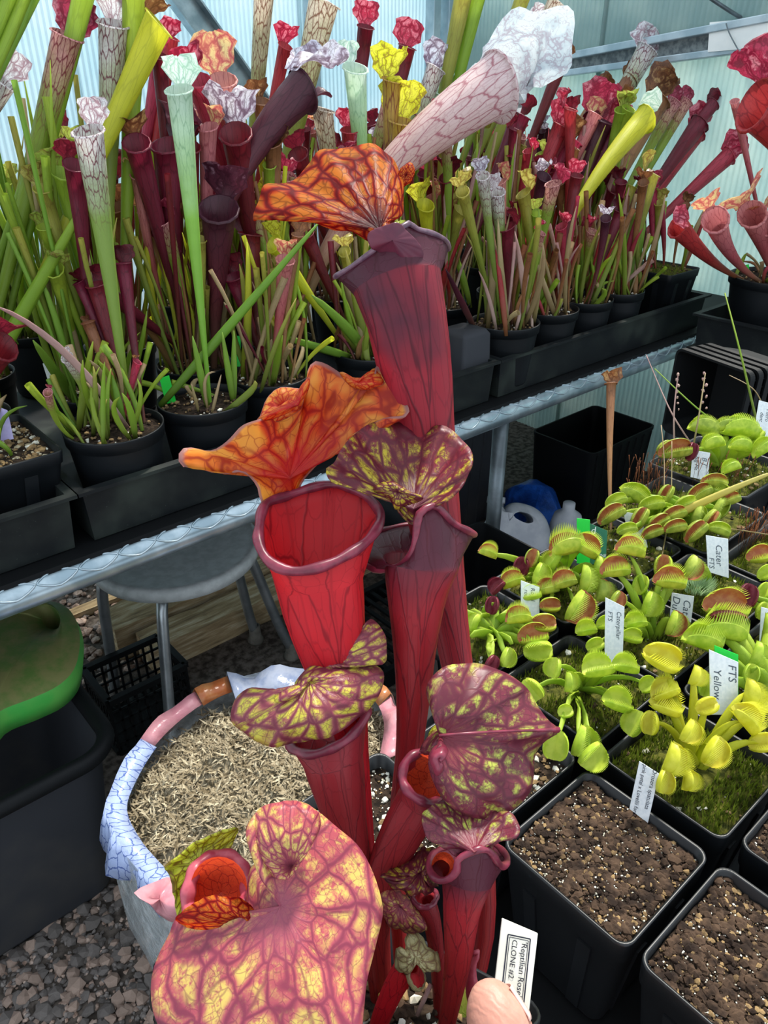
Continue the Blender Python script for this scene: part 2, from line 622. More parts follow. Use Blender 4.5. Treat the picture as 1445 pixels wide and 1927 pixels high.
# pitcher skins of the held plant
M['A_tube'] = mat_pitcher('wine_red_pitcher', '#a02626', '#b02c3c', '#5c2638', '#4a1020', 0.7, 0.0, 0.1, 9, 6, 0.055, 0.42, mid=0.755, top=.83, ribs=0.55, hue=0)
M['B_tube'] = mat_pitcher('glowing_red_pitcher', '#c02a2a', '#e82a3c', '#e23a42', '#8a1024', 0.6, 0.0, 0.1, 9, 6, 0.05, 0.6, ribs=0.35, hue=0)
M['C_tube'] = mat_pitcher('deep_red_pitcher', '#b8302a', '#b42a34', '#602838', '#54101e', 0.6, 0.0, 0.1, 9, 6, 0.055, 0.38, mid=0.74, top=.84, ribs=0.5, hue=0)
M['D_tube'] = mat_pitcher('brick_red_pitcher', '#bc3830', '#b03034', '#a02c36', '#581420', 0.6, 0.0, 0.1, 9, 7, 0.055, 0.38, ribs=0.6, hue=0)
M['A_column'] = mat_basic('plum_column', '#5a2438', '#6e2c3e', 60, .4, .4, trans=.15)
M['B_in'] = mat_basic('scarlet_flap', '#c01e34', '#d03440', 60, .4, .4, trans=.4)
M['inner'] = mat_pitcher('backlit_throat_glow', '#f0562e', '#f4623a', '#ee6a44', '#a81c28', 0.75, 0.0, 0.1, 8, 4, 0.08, 0.4, hue=0)  # red-orange inside, brightened so the colour carries light coming through the tube
M['lip'] = mat_basic('maroon_lip', '#6a2234', '#8d3448', 120, 0.35, 0.5, trans=0.1)
M['lip_grey'] = mat_basic('purple_grey_lip', '#54384a', '#7a5a68', 120, 0.35, 0.5)
M['lip_pink'] = mat_basic('rose_lip', '#a8344a', '#c45a68', 120, 0.35, 0.5, trans=0.1)
M['A_lid'] = mat_lid('orange_red_veined_hood', '#ee4a2c', '#ffb347', '#7c0c20', '#e8382a', 17, 5.0, 0.13, 0.62, 0.8, 2.4, 110, throat='#4c2030', netamt=.95)
M['B_lid'] = mat_lid('amber_red_veined_hood', '#f4643a', '#ffc45e', '#b0182c', '#fba640', 15, 3.0, 0.07, 0.66, 0.68, 2.8, 60, tedge='#c89a96', throat='#e02038', netamt=.85, tend=.85)
M['C_lid'] = mat_lid('maroon_hood_yellow_flecks', '#8a2c3c', '#d3c03c', '#5c1a2c', '#7c2838', 20, 3.6, 0.12, 0.43, 0.4, 2.6, 150, throat='#6a2438', fleck=.7, mott=.1)
M['D_lid'] = mat_lid('mauve_hood_yellow_patches', '#93404f', '#d8cc48', '#6e2438', '#a04c58', 18, 4.0, 0.11, 0.46, 0.28, 2.8, 130, fleck=.6, mott=.1)
M['E_lid'] = mat_lid('purple_hood_lime_patches', '#7c2e40', '#c3c955', '#561a2c', '#8a3444', 20, 4.2, 0.11, 0.44, 0.3, 2.8, 130, throat='#8a3040', fleck=.6, mott=.08)
M['G_lid'] = mat_lid('rose_hood_yellow_mottling', '#bd535c', '#dfc266', '#7c2a46', '#b05060', 16, 4.6, 0.08, 0.465, 0.3, 3.2, 140, throat='#a05064', fleck=.7, netamt=.9, mott=.3)
M['J_lid'] = mat_lid('lime_hood_red_net', '#d4da3a', '#e6ea58', '#6a1c24', '#ccd63a', 18, 3.6, 0.09, 0.6, 0.55, 1.6, 60, netamt=.9)
M['I_lid'] = mat_lid('pale_green_hood', '#b4a870', '#c8c090', '#6a3838', '#a89a68', 9, 2.4, 0.08, 0.6, 0.35, 2.6, 60)

# pitcher skins of the benches: (tube, hood)
KIND = {}
KIND['dark'] = (mat_pitcher('maroon_tube', '#5a3a2a', '#6c1f2a', '#7a1e30', '#3a0c18', 0.5, 0.1, 0.5, trans=0.25),
                mat_lid('maroon_hood', '#7a1f30', '#a04050', '#3c0c18', '#5e1826', 9, 2.4, 0.10, 0.3, 0.35))
KIND['purple'] = (mat_pitcher('purple_tube', '#6a4a3a', '#6d2c3c', '#4c2434', '#2e0c1a', 0.5, 0.1, 0.5, trans=0.25),
                  mat_lid('purple_hood', '#5a2838', '#8c6878', '#34101e', '#4a2434', 9, 2.4, 0.10, 0.35, 0.3))
KIND['purplewhite'] = (KIND['purple'][0], mat_lid('white_hood_purple_veins', '#c8c0d2', '#e4e4f0', '#4c2038', '#a890a8', 12, 2.6, 0.12, 0.6, 0.35))
KIND['green'] = (mat_pitcher('green_tube', '#7a8a34', '#8fae34', '#a3bb3e', '#5c6a24', 0.25, 0.3, 0.9, trans=0.35, ribs=0.6),
                 mat_lid('green_hood', '#9db548', '#b8c860', '#7a4434', '#a8b850', 10, 2.4, 0.08, 0.5, 0.4))
KIND['olive'] = (mat_pitcher('olive_tube', '#6d7a34', '#8d9c3c', '#b0a84a', '#6a4a2a', 0.35, 0.3, 0.9, trans=0.3, ribs=0.6),
                 mat_lid('olive_hood', '#b0a84a', '#c8c068', '#7a4434', '#a49a44', 10, 2.4, 0.08, 0.5, 0.4))
KIND['leaf'] = (mat_pitcher('leaf_green_tube', '#6c8a2e', '#86ac3c', '#8eb044', '#4c7020', 0.25, 0.0, 0.9, trans=0.35, ribs=0.6),
                mat_lid('leaf_hood', '#86c048', '#a8d868', '#4c7a20', '#86c048', 9, 2.4, 0.08, 0.5, 0.4))
KIND['white'] = (mat_pitcher('white_topped_tube', '#8aa03c', '#93a850', '#e2dcdc', '#6e2238', 0.95, 0.62, 0.84, 17, 20, 0.13, 0.3, mid=0.72),
                 mat_lid('white_veined_hood', '#e4dfe2', '#f2f0f2', '#8c4458', '#d8ccd4', 14, 2.8, 0.11, 0.7, 0.4))
KIND['brownspot'] = (mat_pitcher('brown_netted_tube', '#8a9a3a', '#96a040', '#e6d8c4', '#7a4a34', 0.95, 0.5, 0.8, 20, 26, 0.18, 0.3, mid=0.66), KIND['white'][1])
KIND['mint'] = (mat_pitcher('mint_topped_tube', '#84b83c', '#9ccc58', '#d6ead8', '#5f9a6c', 0.5, 0.6, 0.85, 14, 12, 0.10, 0.35, mid=0.62),
                mat_lid('mint_white_hood', '#d2e8dc', '#e6f4ea', '#8ab8a0', '#c4e0d2', 14, 2.6, 0.08, 0.7, 0.4))
KIND['redwhite'] = (mat_pitcher('red_netted_tube', '#7d9a34', '#8ca63a', '#d89a96', '#7a1e30', 0.95, 0.66, 0.86, 17, 20, 0.14, 0.3, mid=0.76),
                    mat_lid('crimson_netted_hood', '#a83450', '#c87a88', '#5c1022', '#8e2440', 12, 2.6, 0.12, 0.4, 0.4))
KIND['pinkwhite'] = (mat_pitcher('pink_netted_tube', '#a08a4a', '#c89a86', '#e6d0d0', '#a04458', 0.8, 0.15, 0.6, 18, 14, 0.10, 0.35, mid=0.45),
                     mat_lid('white_ruffled_hood', '#ccd8de', '#dde6ea', '#a596a6', '#c4d0d8', 12, 2.6, 0.06, 0.8, 0.4))
KIND['pink'] = (mat_pitcher('pink_tube', '#8a6a4a', '#b85a5c', '#d48a86', '#8a2c3c', 0.6, 0.2, 0.6, trans=0.3),
                mat_lid('pink_yellow_hood', '#dc8070', '#ecd090', '#b03c4c', '#e09c78', 10, 2.6, 0.09, 0.55, 0.4))
KIND['crimson'] = (mat_pitcher('crimson_tube', '#8a5a3a', '#a83240', '#b83a4c', '#641020', 0.6, 0.2, 0.6, trans=0.3),
                   mat_lid('crimson_hood', '#c23450', '#e07c8c', '#6c0c20', '#b02c48', 11, 2.6, 0.12, 0.45, 0.45))
KIND['yellow'] = (mat_pitcher('yellow_green_tube', '#9aa83a', '#c8cc3c', '#d8d838', '#8a8a2a', 0.3, 0.3, 0.9, trans=0.4, ribs=0.5),
                  mat_lid('yellow_veined_hood', '#d8d832', '#e8e84c', '#6a3030', '#ccd030', 10, 2.4, 0.07, 0.6, 0.45))
KIND['yellowred'] = (mat_pitcher('maroon_netted_yellow_tube', '#8a9a3a', '#a8843c', '#c8a848', '#7a2c2c', 0.85, 0.1, 0.5, 11, 8, 0.14, 0.3), KIND['yellow'][1])
KIND['brown'] = (mat_pitcher('dry_brown_tube', '#8a6a44', '#a5754a', '#8a5a3a', '#5a3424', 0.5, 0.1, 0.5, trans=0.2),
                 mat_lid('dry_brown_hood', '#8c5c3a', '#b08a5c', '#4c2c1c', '#6e442e', 8, 2.2, 0.12, 0.4, 0.3))
M['straw'] = mat_pitcher('straw_yellow_leaf', '#b8a84a', '#d6cc5a', '#dcd478', '#9a8a3c', 0.3, 0.0, 0.9, trans=0.3, ribs=.6)
M['dry'] = mat_pitcher('dry_straw_leaf', '#8a7a50', '#a89468', '#b8a078', '#6a5438', 0.3, 0.0, 0.9, trans=0.2)
M['drypink'] = mat_pitcher('dry_pink_stalk', '#b49a8c', '#c4a298', '#b48a84', '#8a6458', 0.4, 0.0, 0.9, trans=0.2)

# flytrap skins
M['ft_leaf'] = mat_pitcher('flytrap_leaf_green', '#88a830', '#b0cc3e', '#bcd64a', '#6a8a24', 0.3, 0.0, 0.5, trans=0.35)
M['ft_leaf_y'] = mat_pitcher('flytrap_leaf_yellow', '#b8bc2c', '#d6d832', '#dcdc3c', '#a8a824', 0.3, 0.0, 0.5, trans=0.4)
M['ft_out'] = mat_basic('trap_lime_outside', '#aecb3c', '#cde052', 120, 0.45, 0.4, trans=0.35)
M['ft_in'] = mat_basic('trap_lime_inside', '#bccf44', '#d2de58', 120, 0.45, 0.4, trans=0.35)
M['ft_in_red'] = mat_basic('trap_rust_inside', '#b8684a', '#c88a5c', 140, 0.5, 0.4, trans=0.3)
M['ft_in_purple'] = mat_basic('trap_purple_inside', '#7a2838', '#944050', 140, 0.5, 0.4, trans=0.3)
M['ft_out_purple'] = mat_basic('trap_purple_outside', '#6e2434', '#8a3444', 120, 0.45, 0.4, trans=0.3)
M['ft_out_y'] = mat_basic('trap_yellow_outside', '#d8da38', '#e8e854', 120, 0.45, 0.4, trans=0.4)
M['ft_in_y'] = mat_basic('trap_yellow_inside', '#d8cc46', '#e2dc58', 120, 0.45, 0.4, trans=0.4)
M['ft_out_o'] = mat_basic('trap_olive_outside', '#9ab040', '#bfce56', 120, 0.45, 0.4, trans=0.3)
# ------------------------------------------------------------------ ground
Z3 = Vector((0, 0, 1))


def RS(px, py, s):
    r = ray(px, py)
    return CAM + r * (s / r.dot(E1))


fl = MB()
n = 40
fl.grid([[B(-1.6 + 5.2 * i / n, -1.4 + 5.0 * j / n, 0) for i in range(n + 1)] for j in range(n + 1)])
floor = struct(fl.build('floor', M['ground'], loc=(0, 0, 0)))
floor['label'] = 'earth and lava gravel greenhouse floor'

ICO = bmesh.new()
bmesh.ops.create_icosphere(ICO, subdivisions=1, radius=1)
ICO_V = [v.co.copy() for v in ICO.verts]
ICO_F = [tuple(v.index for v in f.verts) for f in ICO.faces]
ICO.free()


def blob(mb, c, r, rng, mi=0, sq=0.7, jit=0.3):
    ax = [r * rng.uniform(0.75, 1.25), r * rng.uniform(0.75, 1.25), r * sq * rng.uniform(0.8, 1.2)]
    a = rng.uniform(0, 6.28)
    ca, sa = math.cos(a), math.sin(a)
    vs = []
    for v in ICO_V:
        m = 1 + rng.uniform(-jit, jit)
        x, y, z = v.x * ax[0] * m, v.y * ax[1] * m, v.z * ax[2] * m
        vs.append((c[0] + x * ca - y * sa, c[1] + x * sa + y * ca, c[2] + z))
    mb.add(vs, ICO_F, None, mi)


# gravel: the stones nearest the camera are single pieces, the rest one spread
rg = random.Random(11)
stone_meshes = []
for i in range(10):
    mb = MB()
    blob(mb, (0, 0, 0), 1.0, rg, 0, 0.75, 0.28)
    me = bpy.data.meshes.new('stone')
    me.from_pydata(mb.v, [], mb.f)
    me.materials.append(M['gravel'] if i % 3 else M['gravel2'])
    stone_meshes.append(me)
for i in range(300):
    q = T(rg.uniform(-30, 300), rg.uniform(1660, 1960), 0)
    r = rg.choice([0.006, 0.008, 0.010, 0.012, 0.015])
    o = bpy.data.objects.new('stone', stone_meshes[i % 10])
    o.location = (q.x, q.y, r * 0.35)
    o.rotation_euler = (rg.uniform(-0.5, 0.5), rg.uniform(-0.5, 0.5), rg.uniform(0, 6.28))
    o.scale = (r, r, r)
    o.parent = floor
    COL.objects.link(o)
gm = MB()
for i in range(1500):
    q = T(rg.uniform(-60, 330), rg.uniform(1630, 1990), 0)
    blob(gm, (q.x, q.y, 0.002), rg.uniform(0.002, 0.0065), rg, rg.choice([0, 0, 1]))
for i in range(1500):
    p = B(rg.uniform(0.3, 1.3), rg.uniform(1.7, 2.7), 0)
    blob(gm, (p.x, p.y, 0.004), rg.uniform(0.006, 0.016), rg, rg.choice([0, 1, 1]))
g_o = gm.build('gravel_spread', [M['gravel'], M['gravel2']], floor, smooth=False)
g_o['kind'] = 'stuff'

# ------------------------------------------------------------------ greenhouse walls of ribbed sheet
S_WALL, W_WALL, H_WALL = 2.75, 2.75, 2.25


def wall_empty(name, loc, label):
    o = bpy.data.objects.new(name, None)
    COL.objects.link(o)
    o.location = loc
    o['kind'] = 'structure'
    o['label'] = label
    return o


def ribbed(parent, a, b, z0, z1, nrm, mat, pitch=0.019, amp=0.0028):
    d = (b - a)
    L = d.length
    d.normalize()
    cols = max(8, int(L / pitch * 6))
    rows = []
    for z in (z0, z1):
        rows.append([a + d * (L * i / cols) + nrm * (amp * math.sin(2 * math.pi * L * i / cols / pitch)) + Z3 * z for i in range(cols + 1)])
    mb = MB()
    mb.grid(rows)
    return solid(mb.build('panel', mat, parent), 0.0015)


wall_back = wall_empty('wall_back', B(1, W_WALL, 0), 'milky ribbed plastic greenhouse wall behind the long bench')
ss = [-1.6, -0.7, 0.2, 1.1, 1.98, 2.75]
for i in range(5):
    ribbed(wall_back, B(ss[i] - 0.012, W_WALL + .004 * (i % 2), 0), B(ss[i + 1] + 0.012, W_WALL + .004 * (i % 2), 0), 0.0, H_WALL, -E2, M['sheet'])
wall_right = wall_empty('wall_right', B(S_WALL, 1.5, 0), 'ribbed plastic greenhouse end wall with horizontal rails')
wws = [W_WALL, 1.95, 1.15, 0.35, -0.45]
RAIL_U = (RS(960, 128, S_WALL - 0.02), RS(1500, 26, S_WALL - 0.02))
RAIL_L = (RS(960, 152, S_WALL - 0.02), RS(1500, 80, S_WALL - 0.02))


def rail_z(rail, w):
    w0, w1 = rail[0].dot(E2), rail[1].dot(E2)
    return rail[0].z + (rail[1].z - rail[0].z) * (w - w0) / (w1 - w0)


for i in range(4):
    zl = min(rail_z(RAIL_L, wws[i]), rail_z(RAIL_L, wws[i + 1]))
    zu = rail_z(RAIL_U, wws[i])
    # upper sheet follows the sloping vent rail
    a, b = B(S_WALL - .004 * (i % 2), wws[i] + 0.012, 0), B(S_WALL - .004 * (i % 2), wws[i + 1] - 0.012, 0)
    d = (b - a); L = d.length; d.normalize(); cols = int(L / 0.02 * 6)
    lo, hi, l0, l1 = [], [], [], []
    for c in range(cols + 1):
        p = a + d * (L * c / cols) - E1 * (0.0028 * math.sin(2 * math.pi * L * c / cols / 0.02))
        lo.append(p + Z3 * (rail_z(RAIL_U, p.dot(E2)) + 0.005))
        hi.append(p + Z3 * H_WALL)
        l0.append(p)
        l1.append(p + Z3 * (rail_z(RAIL_L, p.dot(E2)) + .006))
    mb = MB(); mb.grid([l0, l1])
    solid(mb.build('panel', M['sheet2'], wall_right), 0.0015)
    mb = MB(); mb.grid([lo, hi])
    solid(mb.build('panel', M['sheet2'], wall_right), 0.0015)


def beam(name, a, b, up, hw, hh, mat, parent=None, bev=0.003):
    a, b = Vector(a), Vector(b)
    d = (b - a)
    L = d.length
    d.normalize()
    side = d.cross(up).normalized()
    u2 = side.cross(d).normalized()
    mb = MB()
    mb.box((a + b) / 2, d * (L / 2), side * hw, u2 * hh)
    o = mb.build(name, mat, parent, smooth=False, loc=None if parent else a)
    if bev:
        bevel(o, bev)
    return o


def ext(rail, k0, k1):
    d = rail[1] - rail[0]
    return rail[0] + d * k0, rail[0] + d * k1


a, b = ext(RAIL_U, -0.05, 1.6)
struct(beam('trim_1', a - E1 * 0.02, b - E1 * 0.02, Z3, 0.018, 0.012, M['frame']))
a, b = ext(RAIL_L, -0.05, 1.6)
struct(beam('trim_2', a - E1 * 0.01, b - E1 * 0.01, Z3, 0.018, 0.011, M['frame']))
mb = MB()
au, bu = ext(RAIL_U, -0.05, 1.6)
al, bl = ext(RAIL_L, -0.05, 1.6)
mb.grid([[al + E1 * 0.012, bl + E1 * 0.012], [au + E1 * 0.012, bu + E1 * 0.012]])
struct(solid(mb.build('trim_3', M['frame_dark'], smooth=False), 0.01))  # mottled grey sheet closing the gap between the two rails
# posts and diagonal brace of the back wall
for nm, px, hw in (('trim_4', 590, 0.022), ('trim_5', 812, 0.026), ('trim_6', 838, 0.03)):
    q = RW(px, 143, W_WALL - 0.035)
    struct(beam(nm, Vector((q.x, q.y, 0)), Vector((q.x, q.y, H_WALL)), E2, 0.02, hw, M['frame']))
a = RW(318, -30, W_WALL - 0.09)
b = RW(520, 250, W_WALL - 0.09)
br = beam('trim_7', a, b, E2, 0.042, 0.008, M['galv'])
struct(br)
mb = MB()
d = (b - a).normalized()
sd = d.cross(E2).normalized()
for sg in (-1, 1):
    mb.box((a + b) / 2 + sd * (0.04 * sg) - E2 * 0.02, d * ((b - a).length / 2), sd * 0.003, E2 * 0.02)
mb.build('flange', M['galv'], br, smooth=False)
struct(beam('trim_8', B(-1.6, W_WALL - 0.02, H_WALL), B(S_WALL, W_WALL - 0.02, H_WALL), Z3, 0.03, 0.03, M['frame']))
struct(beam('trim_9', B(S_WALL - 0.02, W_WALL, H_WALL), B(S_WALL - 0.02, -0.45, H_WALL), Z3, 0.03, 0.03, M['frame']))
# white card clipped to the end wall
mb = MB()
qs = [RS(x, y, S_WALL - 0.05) for x, y in ((1332, 98), (1470, 86), (1470, 30), (1336, 42))]
mb.add(qs, [(0, 1, 2, 3)])
tag(solid(mb.build('card', M['paper'], smooth=False), 0.004), 'white rectangular card fixed on the end wall rails', 'card')
mb = MB()
mb.tube(spline([RS(1366, 44, S_WALL - 0.07), RS(1372, 62, S_WALL - 0.07), RS(1384, 85, S_WALL - 0.07), RS(1395, 104, S_WALL - 0.07)], 12), 0.002, 5)
tag(mb.build('wire', M['galv_dark']), 'thin wire loop hanging over the white card', 'wire')
mb = MB()
mb.tube(spline([RW(1330, -8, 1.5), RW(1380, 25, 1.45), RW(1450, 66, 1.4)], 10), 0.006, 6)
tag(mb.build('support_wire', M['galv_dark']), 'dark rod slanting past the white card at top right', 'rod')

# ------------------------------------------------------------------ benches
W_F = 1.135                     # front of the long bench trays


def open_box(mb, s0, s1, w0, w1, z0, z1, th=0.004, lip=0.012, mi=0):
    """thin walled tray with an outward lip"""
    def ring(ds, z):
        return [B(s0 - ds, w0 - ds, z), B(s1 + ds, w0 - ds, z), B(s1 + ds, w1 + ds, z), B(s0 - ds, w1 + ds, z)]
    rows = [ring(-0.006, z0), ring(0, z1 - 0.006), ring(lip, z1 - 0.006), ring(lip, z1), ring(-th, z1), ring(-th - 0.006, z0 + th)]
    st = mb.grid([r for r in rows], closed=True, mi=mi)
    mb.f.append((st + 3, st + 2, st + 1, st)); mb.mi.append(mi)
    e = st + 5 * 4
    mb.f.append((e, e + 1, e + 2, e + 3)); mb.mi.append(mi)


bench = thing('plant_bench', 'long metal plant bench with diamond-patterned silver rail running across the back', 'bench', B(0.6, 1.6, 0))
mb = MB()
mb.box(B(0.95, 1.65, 0.762), E1 * 1.78, E2 * 0.53, Z3 * 0.006)
mb.build('bench_top', M['black'], bench, smooth=False)
rail_w, rail_z0, rail_r = 1.128, 0.735, 0.025
mb = MB()
mb.tube([B(-0.8 + 0.1 * i, rail_w, rail_z0) for i in range(33)], rail_r, 20)
rail = mb.build('front_rail', M['galv'], bench)
# raised diamonds along the upper front of the rail
mb = MB()
dl, dh = 0.033, 0.55
pts = []
for kx in range(16):
    t = 2 * math.pi * kx / 16
    c, s_ = math.cos(t), math.sin(t)
    sgn = lambda x: (abs(x) ** 1.5) * (1 if x >= 0 else -1)
    x = sgn(c) * dl
    an = math.radians(50) + sgn(s_) * dh
    rr = rail_r + 0.0005
    pts.append(bench.location + E1 * x - E2 * (rr * math.cos(an)) + Z3 * (rr * math.sin(an)))
mb.tube(pts, 0.0019, 6, closed=True)
dia = mb.build('embossed_diamond', M['galv'], rail, loc=(0, 0, 0))
dia.location = B(-0.2, rail_w, rail_z0) - bench.location
for i in range(1, 38):
    o = dia.copy()
    o.location = B(-0.2 + 0.068 * i, rail_w, rail_z0) - bench.location
    COL.objects.link(o)
for s in (-0.5, 1.41, 2.3):
    for w in (1.17, 2.1):
        mb = MB()
        mb.tube([B(s, w, 0), B(s, w, 0.755)], 0.02, 12)
        mb.build('leg', M['galv_dark'], bench)
for w in (1.17, 2.1):
    mb = MB()
    mb.box(B(0.95, w, 0.745), E1 * 1.75, E2 * 0.015, Z3 * 0.01)
    mb.build('bearer', M['galv_dark'], bench, smooth=False)

for lab, s0, s1 in (('long black gravel tray under the square pot at the left of the bench', -0.72, 0.33),
                    ('long black gravel tray under the round pots mid bench', 0.352, 1.34),
                    ('algae-stained black gravel tray at the far end of the bench', 1.362, 2.30)):
    mb = MB()
    open_box(mb, s0, s1, W_F + 0.012, 2.1, 0.770, 0.870)
    tag(mb.build('gravel_tray', M['tray'], smooth=False), lab, 'tray', 'black gravel trays on the long bench')

# end bench along the right wall
eb = thing('end_bench', 'metal bench along the end wall at the right, turning the corner', 'bench', B(2.4, 0.6, 0))
mb = MB()
mb.box(B(2.40, 0.55, 0.762), E1 * 0.31, E2 * 0.52, Z3 * 0.006)
mb.build('bench_top', M['black'], eb, smooth=False)
mb = MB()
mb.tube([B(2.075, 1.07 - 0.1 * i, rail_z0) for i in range(12)], rail_r, 20)
rl2 = mb.build('front_rail', M['galv'], eb)
for i in range(12):
    mb = MB()
    pts2 = []
    for kx in range(16):
        t = 2 * math.pi * kx / 16
        c, s_ = math.cos(t), math.sin(t)
        x = (abs(c) ** 1.5) * (1 if c >= 0 else -1) * dl
        an = math.radians(50) + (abs(s_) ** 1.5) * (1 if s_ >= 0 else -1) * dh
        rr = rail_r + 0.0005
        pts2.append(B(2.075, 1.03 - 0.068 * i, rail_z0) + E2 * x - E1 * (rr * math.cos(an)) + Z3 * (rr * math.sin(an)))
    mb.tube(pts2, 0.0019, 6, closed=True)
    mb.build('embossed_diamond', M['galv'], rl2)
for s, w in ((2.11, 0.95), (2.65, 0.95), (2.11, 0.1), (2.65, 0.1)):
    mb = MB()
    mb.tube([B(s, w, 0), B(s, w, 0.755)], 0.02, 12)
    mb.build('leg', M['galv_dark'], eb)
mb = MB()
open_box(mb, 2.085, 2.68, 0.1, 1.05, 0.770, 0.870)
tag(mb.build('gravel_tray', M['tray'], smooth=False), 'black gravel tray on the end bench at far right', 'tray', 'black gravel trays on the long bench')

# near bench under the flytraps
nb = thing('near_bench', 'black-topped plant bench under the venus flytrap pots at right', 'bench', B(0.7, 0.0, 0))
mb = MB()
mb.box(B(0.815, -0.10, 0.818), E1 * 0.625, E2 * 0.465, Z3 * 0.012)
mb.build('bench_top', M['black'], nb, smooth=False)
mb = MB()
mb.box(B(0.605, 0.417, 0.818), E1 * 0.175, E2 * 0.052, Z3 * 0.012)
mb.box(B(1.11, 0.434, 0.818), E1 * 0.33, E2 * 0.069, Z3 * 0.012)
mb.build('bench_top', M['black'], nb, smooth=False)
for s, w in ((0.24, 0.33), (1.40, 0.42), (0.24, -0.5), (1.40, -0.5)):
    mb = MB()
    mb.tube([B(s, w, 0), B(s, w, 0.806)], 0.02, 12)
    mb.build('leg', M['galv_dark'], nb)
# ------------------------------------------------------------------ things on the floor
def rr_ring(c, ax, ay, hx, hy, rad, n=6):
    pts = []
    for qx, qy, a0 in ((1, 1, 0), (-1, 1, 90), (-1, -1, 180), (1, -1, 270)):
        for i in range(n + 1):
            a = math.radians(a0 + 90 * i / n)
            pts.append(c + ax * (qx * (hx - rad) + rad * math.cos(a)) + ay * (qy * (hy - rad) + rad * math.sin(a)))
    return pts


def fan_cap(mb, st, n, mi=0, flip=False):
    f = tuple(range(st, st + n))
    mb.f.append(f[::-1] if flip else f)
    mb.mi.append(mi)


# dark storage tub under the long bench
tub = thing('storage_tub', 'dark rectangular plastic storage tub on the gravel at lower left', 'tub', B(0.0, 1.3, 0))
c = B(-0.02, 1.30, 0)
mb = MB()
H = 0.40
hx, hy = 0.315, 0.225
rows = [rr_ring(c + Z3 * 0.0, E1, E2, hx - .055, hy - .045, .05), rr_ring(c + Z3 * .02, E1, E2, hx - .045, hy - .035, .05), rr_ring(c + Z3 * (H - .05), E1, E2, hx - .012, hy - .012, .06),
        rr_ring(c + Z3 * (H - .012), E1, E2, hx - .008, hy - .008, .06), rr_ring(c + Z3 * (H - .02), E1, E2, hx - .012, hy - .012, .06), rr_ring(c + Z3 * .03, E1, E2, hx - .05, hy - .04, .05)]
st = mb.grid(rows, closed=True)
fan_cap(mb, st, 28, flip=True)
fan_cap(mb, st + 5 * 28, 28)
mb.build('body', M['tub'], tub)
mb = MB()
mb.tube(rr_ring(c + Z3 * (H - .008), E1, E2, hx, hy, .065, 8), 0.016, 10, closed=True)
mb.build('rim', M['black'], tub)

# green moulded container lid lying across the tub, with a hand hole
green = thing('green_container', 'dirty green moulded plastic container with oval hand hole, lying across the dark tub', 'container', T(60, 1250, .42))
out_px = [(-40, 1372), (0, 1338), (60, 1314), (110, 1290), (140, 1258), (150, 1215), (146, 1175), (128, 1145), (100, 1132), (60, 1134), (0, 1150), (-60, 1165), (-120, 1250), (-110, 1350)]
hole_px = [(114, 1164), (110, 1176), (98, 1180), (84, 1174), (77, 1160), (82, 1149), (96, 1147), (109, 1154)]
N = 72
o_top = spline([T(x, y, .475) for x, y in out_px], N, closed=True)
h_top = spline([T(x, y, .480) for x, y in hole_px], N, closed=True)
h_top = match_loop(o_top, h_top) if 'match_loop' in globals() else h_top


def align(loop, ref):
    """pair hole points with outline points by direction from the hole centre"""
    cc = sum(loop, Vector()) / len(loop)
    res = []
    for p in ref:
        d = (p - cc)
        best = max(loop, key=lambda q: (q - cc).normalized().dot(d.normalized()))
        res.append(best.copy())
    return res


h_al = align(h_top, o_top)
mb = MB()
ctr = sum(o_top, Vector()) / N
inset = [p + (ctr - p).normalized() * .03 + Z3 * .012 for p in o_top]
rows = [[p - Z3 * .07 for p in h_al], [p - Z3 * .006 for p in h_al], [h.lerp(i_, .25) + Z3 * .006 for h, i_ in zip(h_al, inset)], [h.lerp(i_, .6) + Z3 * .010 for h, i_ in zip(h_al, inset)], inset,
        [p + (ctr - p).normalized() * .008 + Z3 * .004 for p in o_top], o_top]
mb.grid(rows, closed=True)
mb.build('shell', M['green_can'], green)
mb = MB()
mb.grid([o_top, [p - Z3 * .02 + (p - ctr).normalized() * .004 for p in o_top], [p - Z3 * .055 - (p - ctr).normalized() * .004 for p in o_top], [p - Z3 * .062 - (p - ctr).normalized() * .03 for p in o_top]], closed=True)
mb.build('skirt', M['green_rim'], green)

# shower stool pushed under the bench
stool = thing('stool', 'grey round-seated stool with bent aluminium legs pushed under the bench', 'stool', B(0.65, 1.53, 0))
sc_ = B(0.66, 1.535, 0)
SR = 0.205


def disc(mb, prof, c, n=48, mi=0):
    rows = [[c + Vector((r * math.cos(2 * math.pi * k / n), r * math.sin(2 * math.pi * k / n), z)) for k in range(n)] for r, z in prof]
    mb.grid(rows, closed=True, mi=mi)


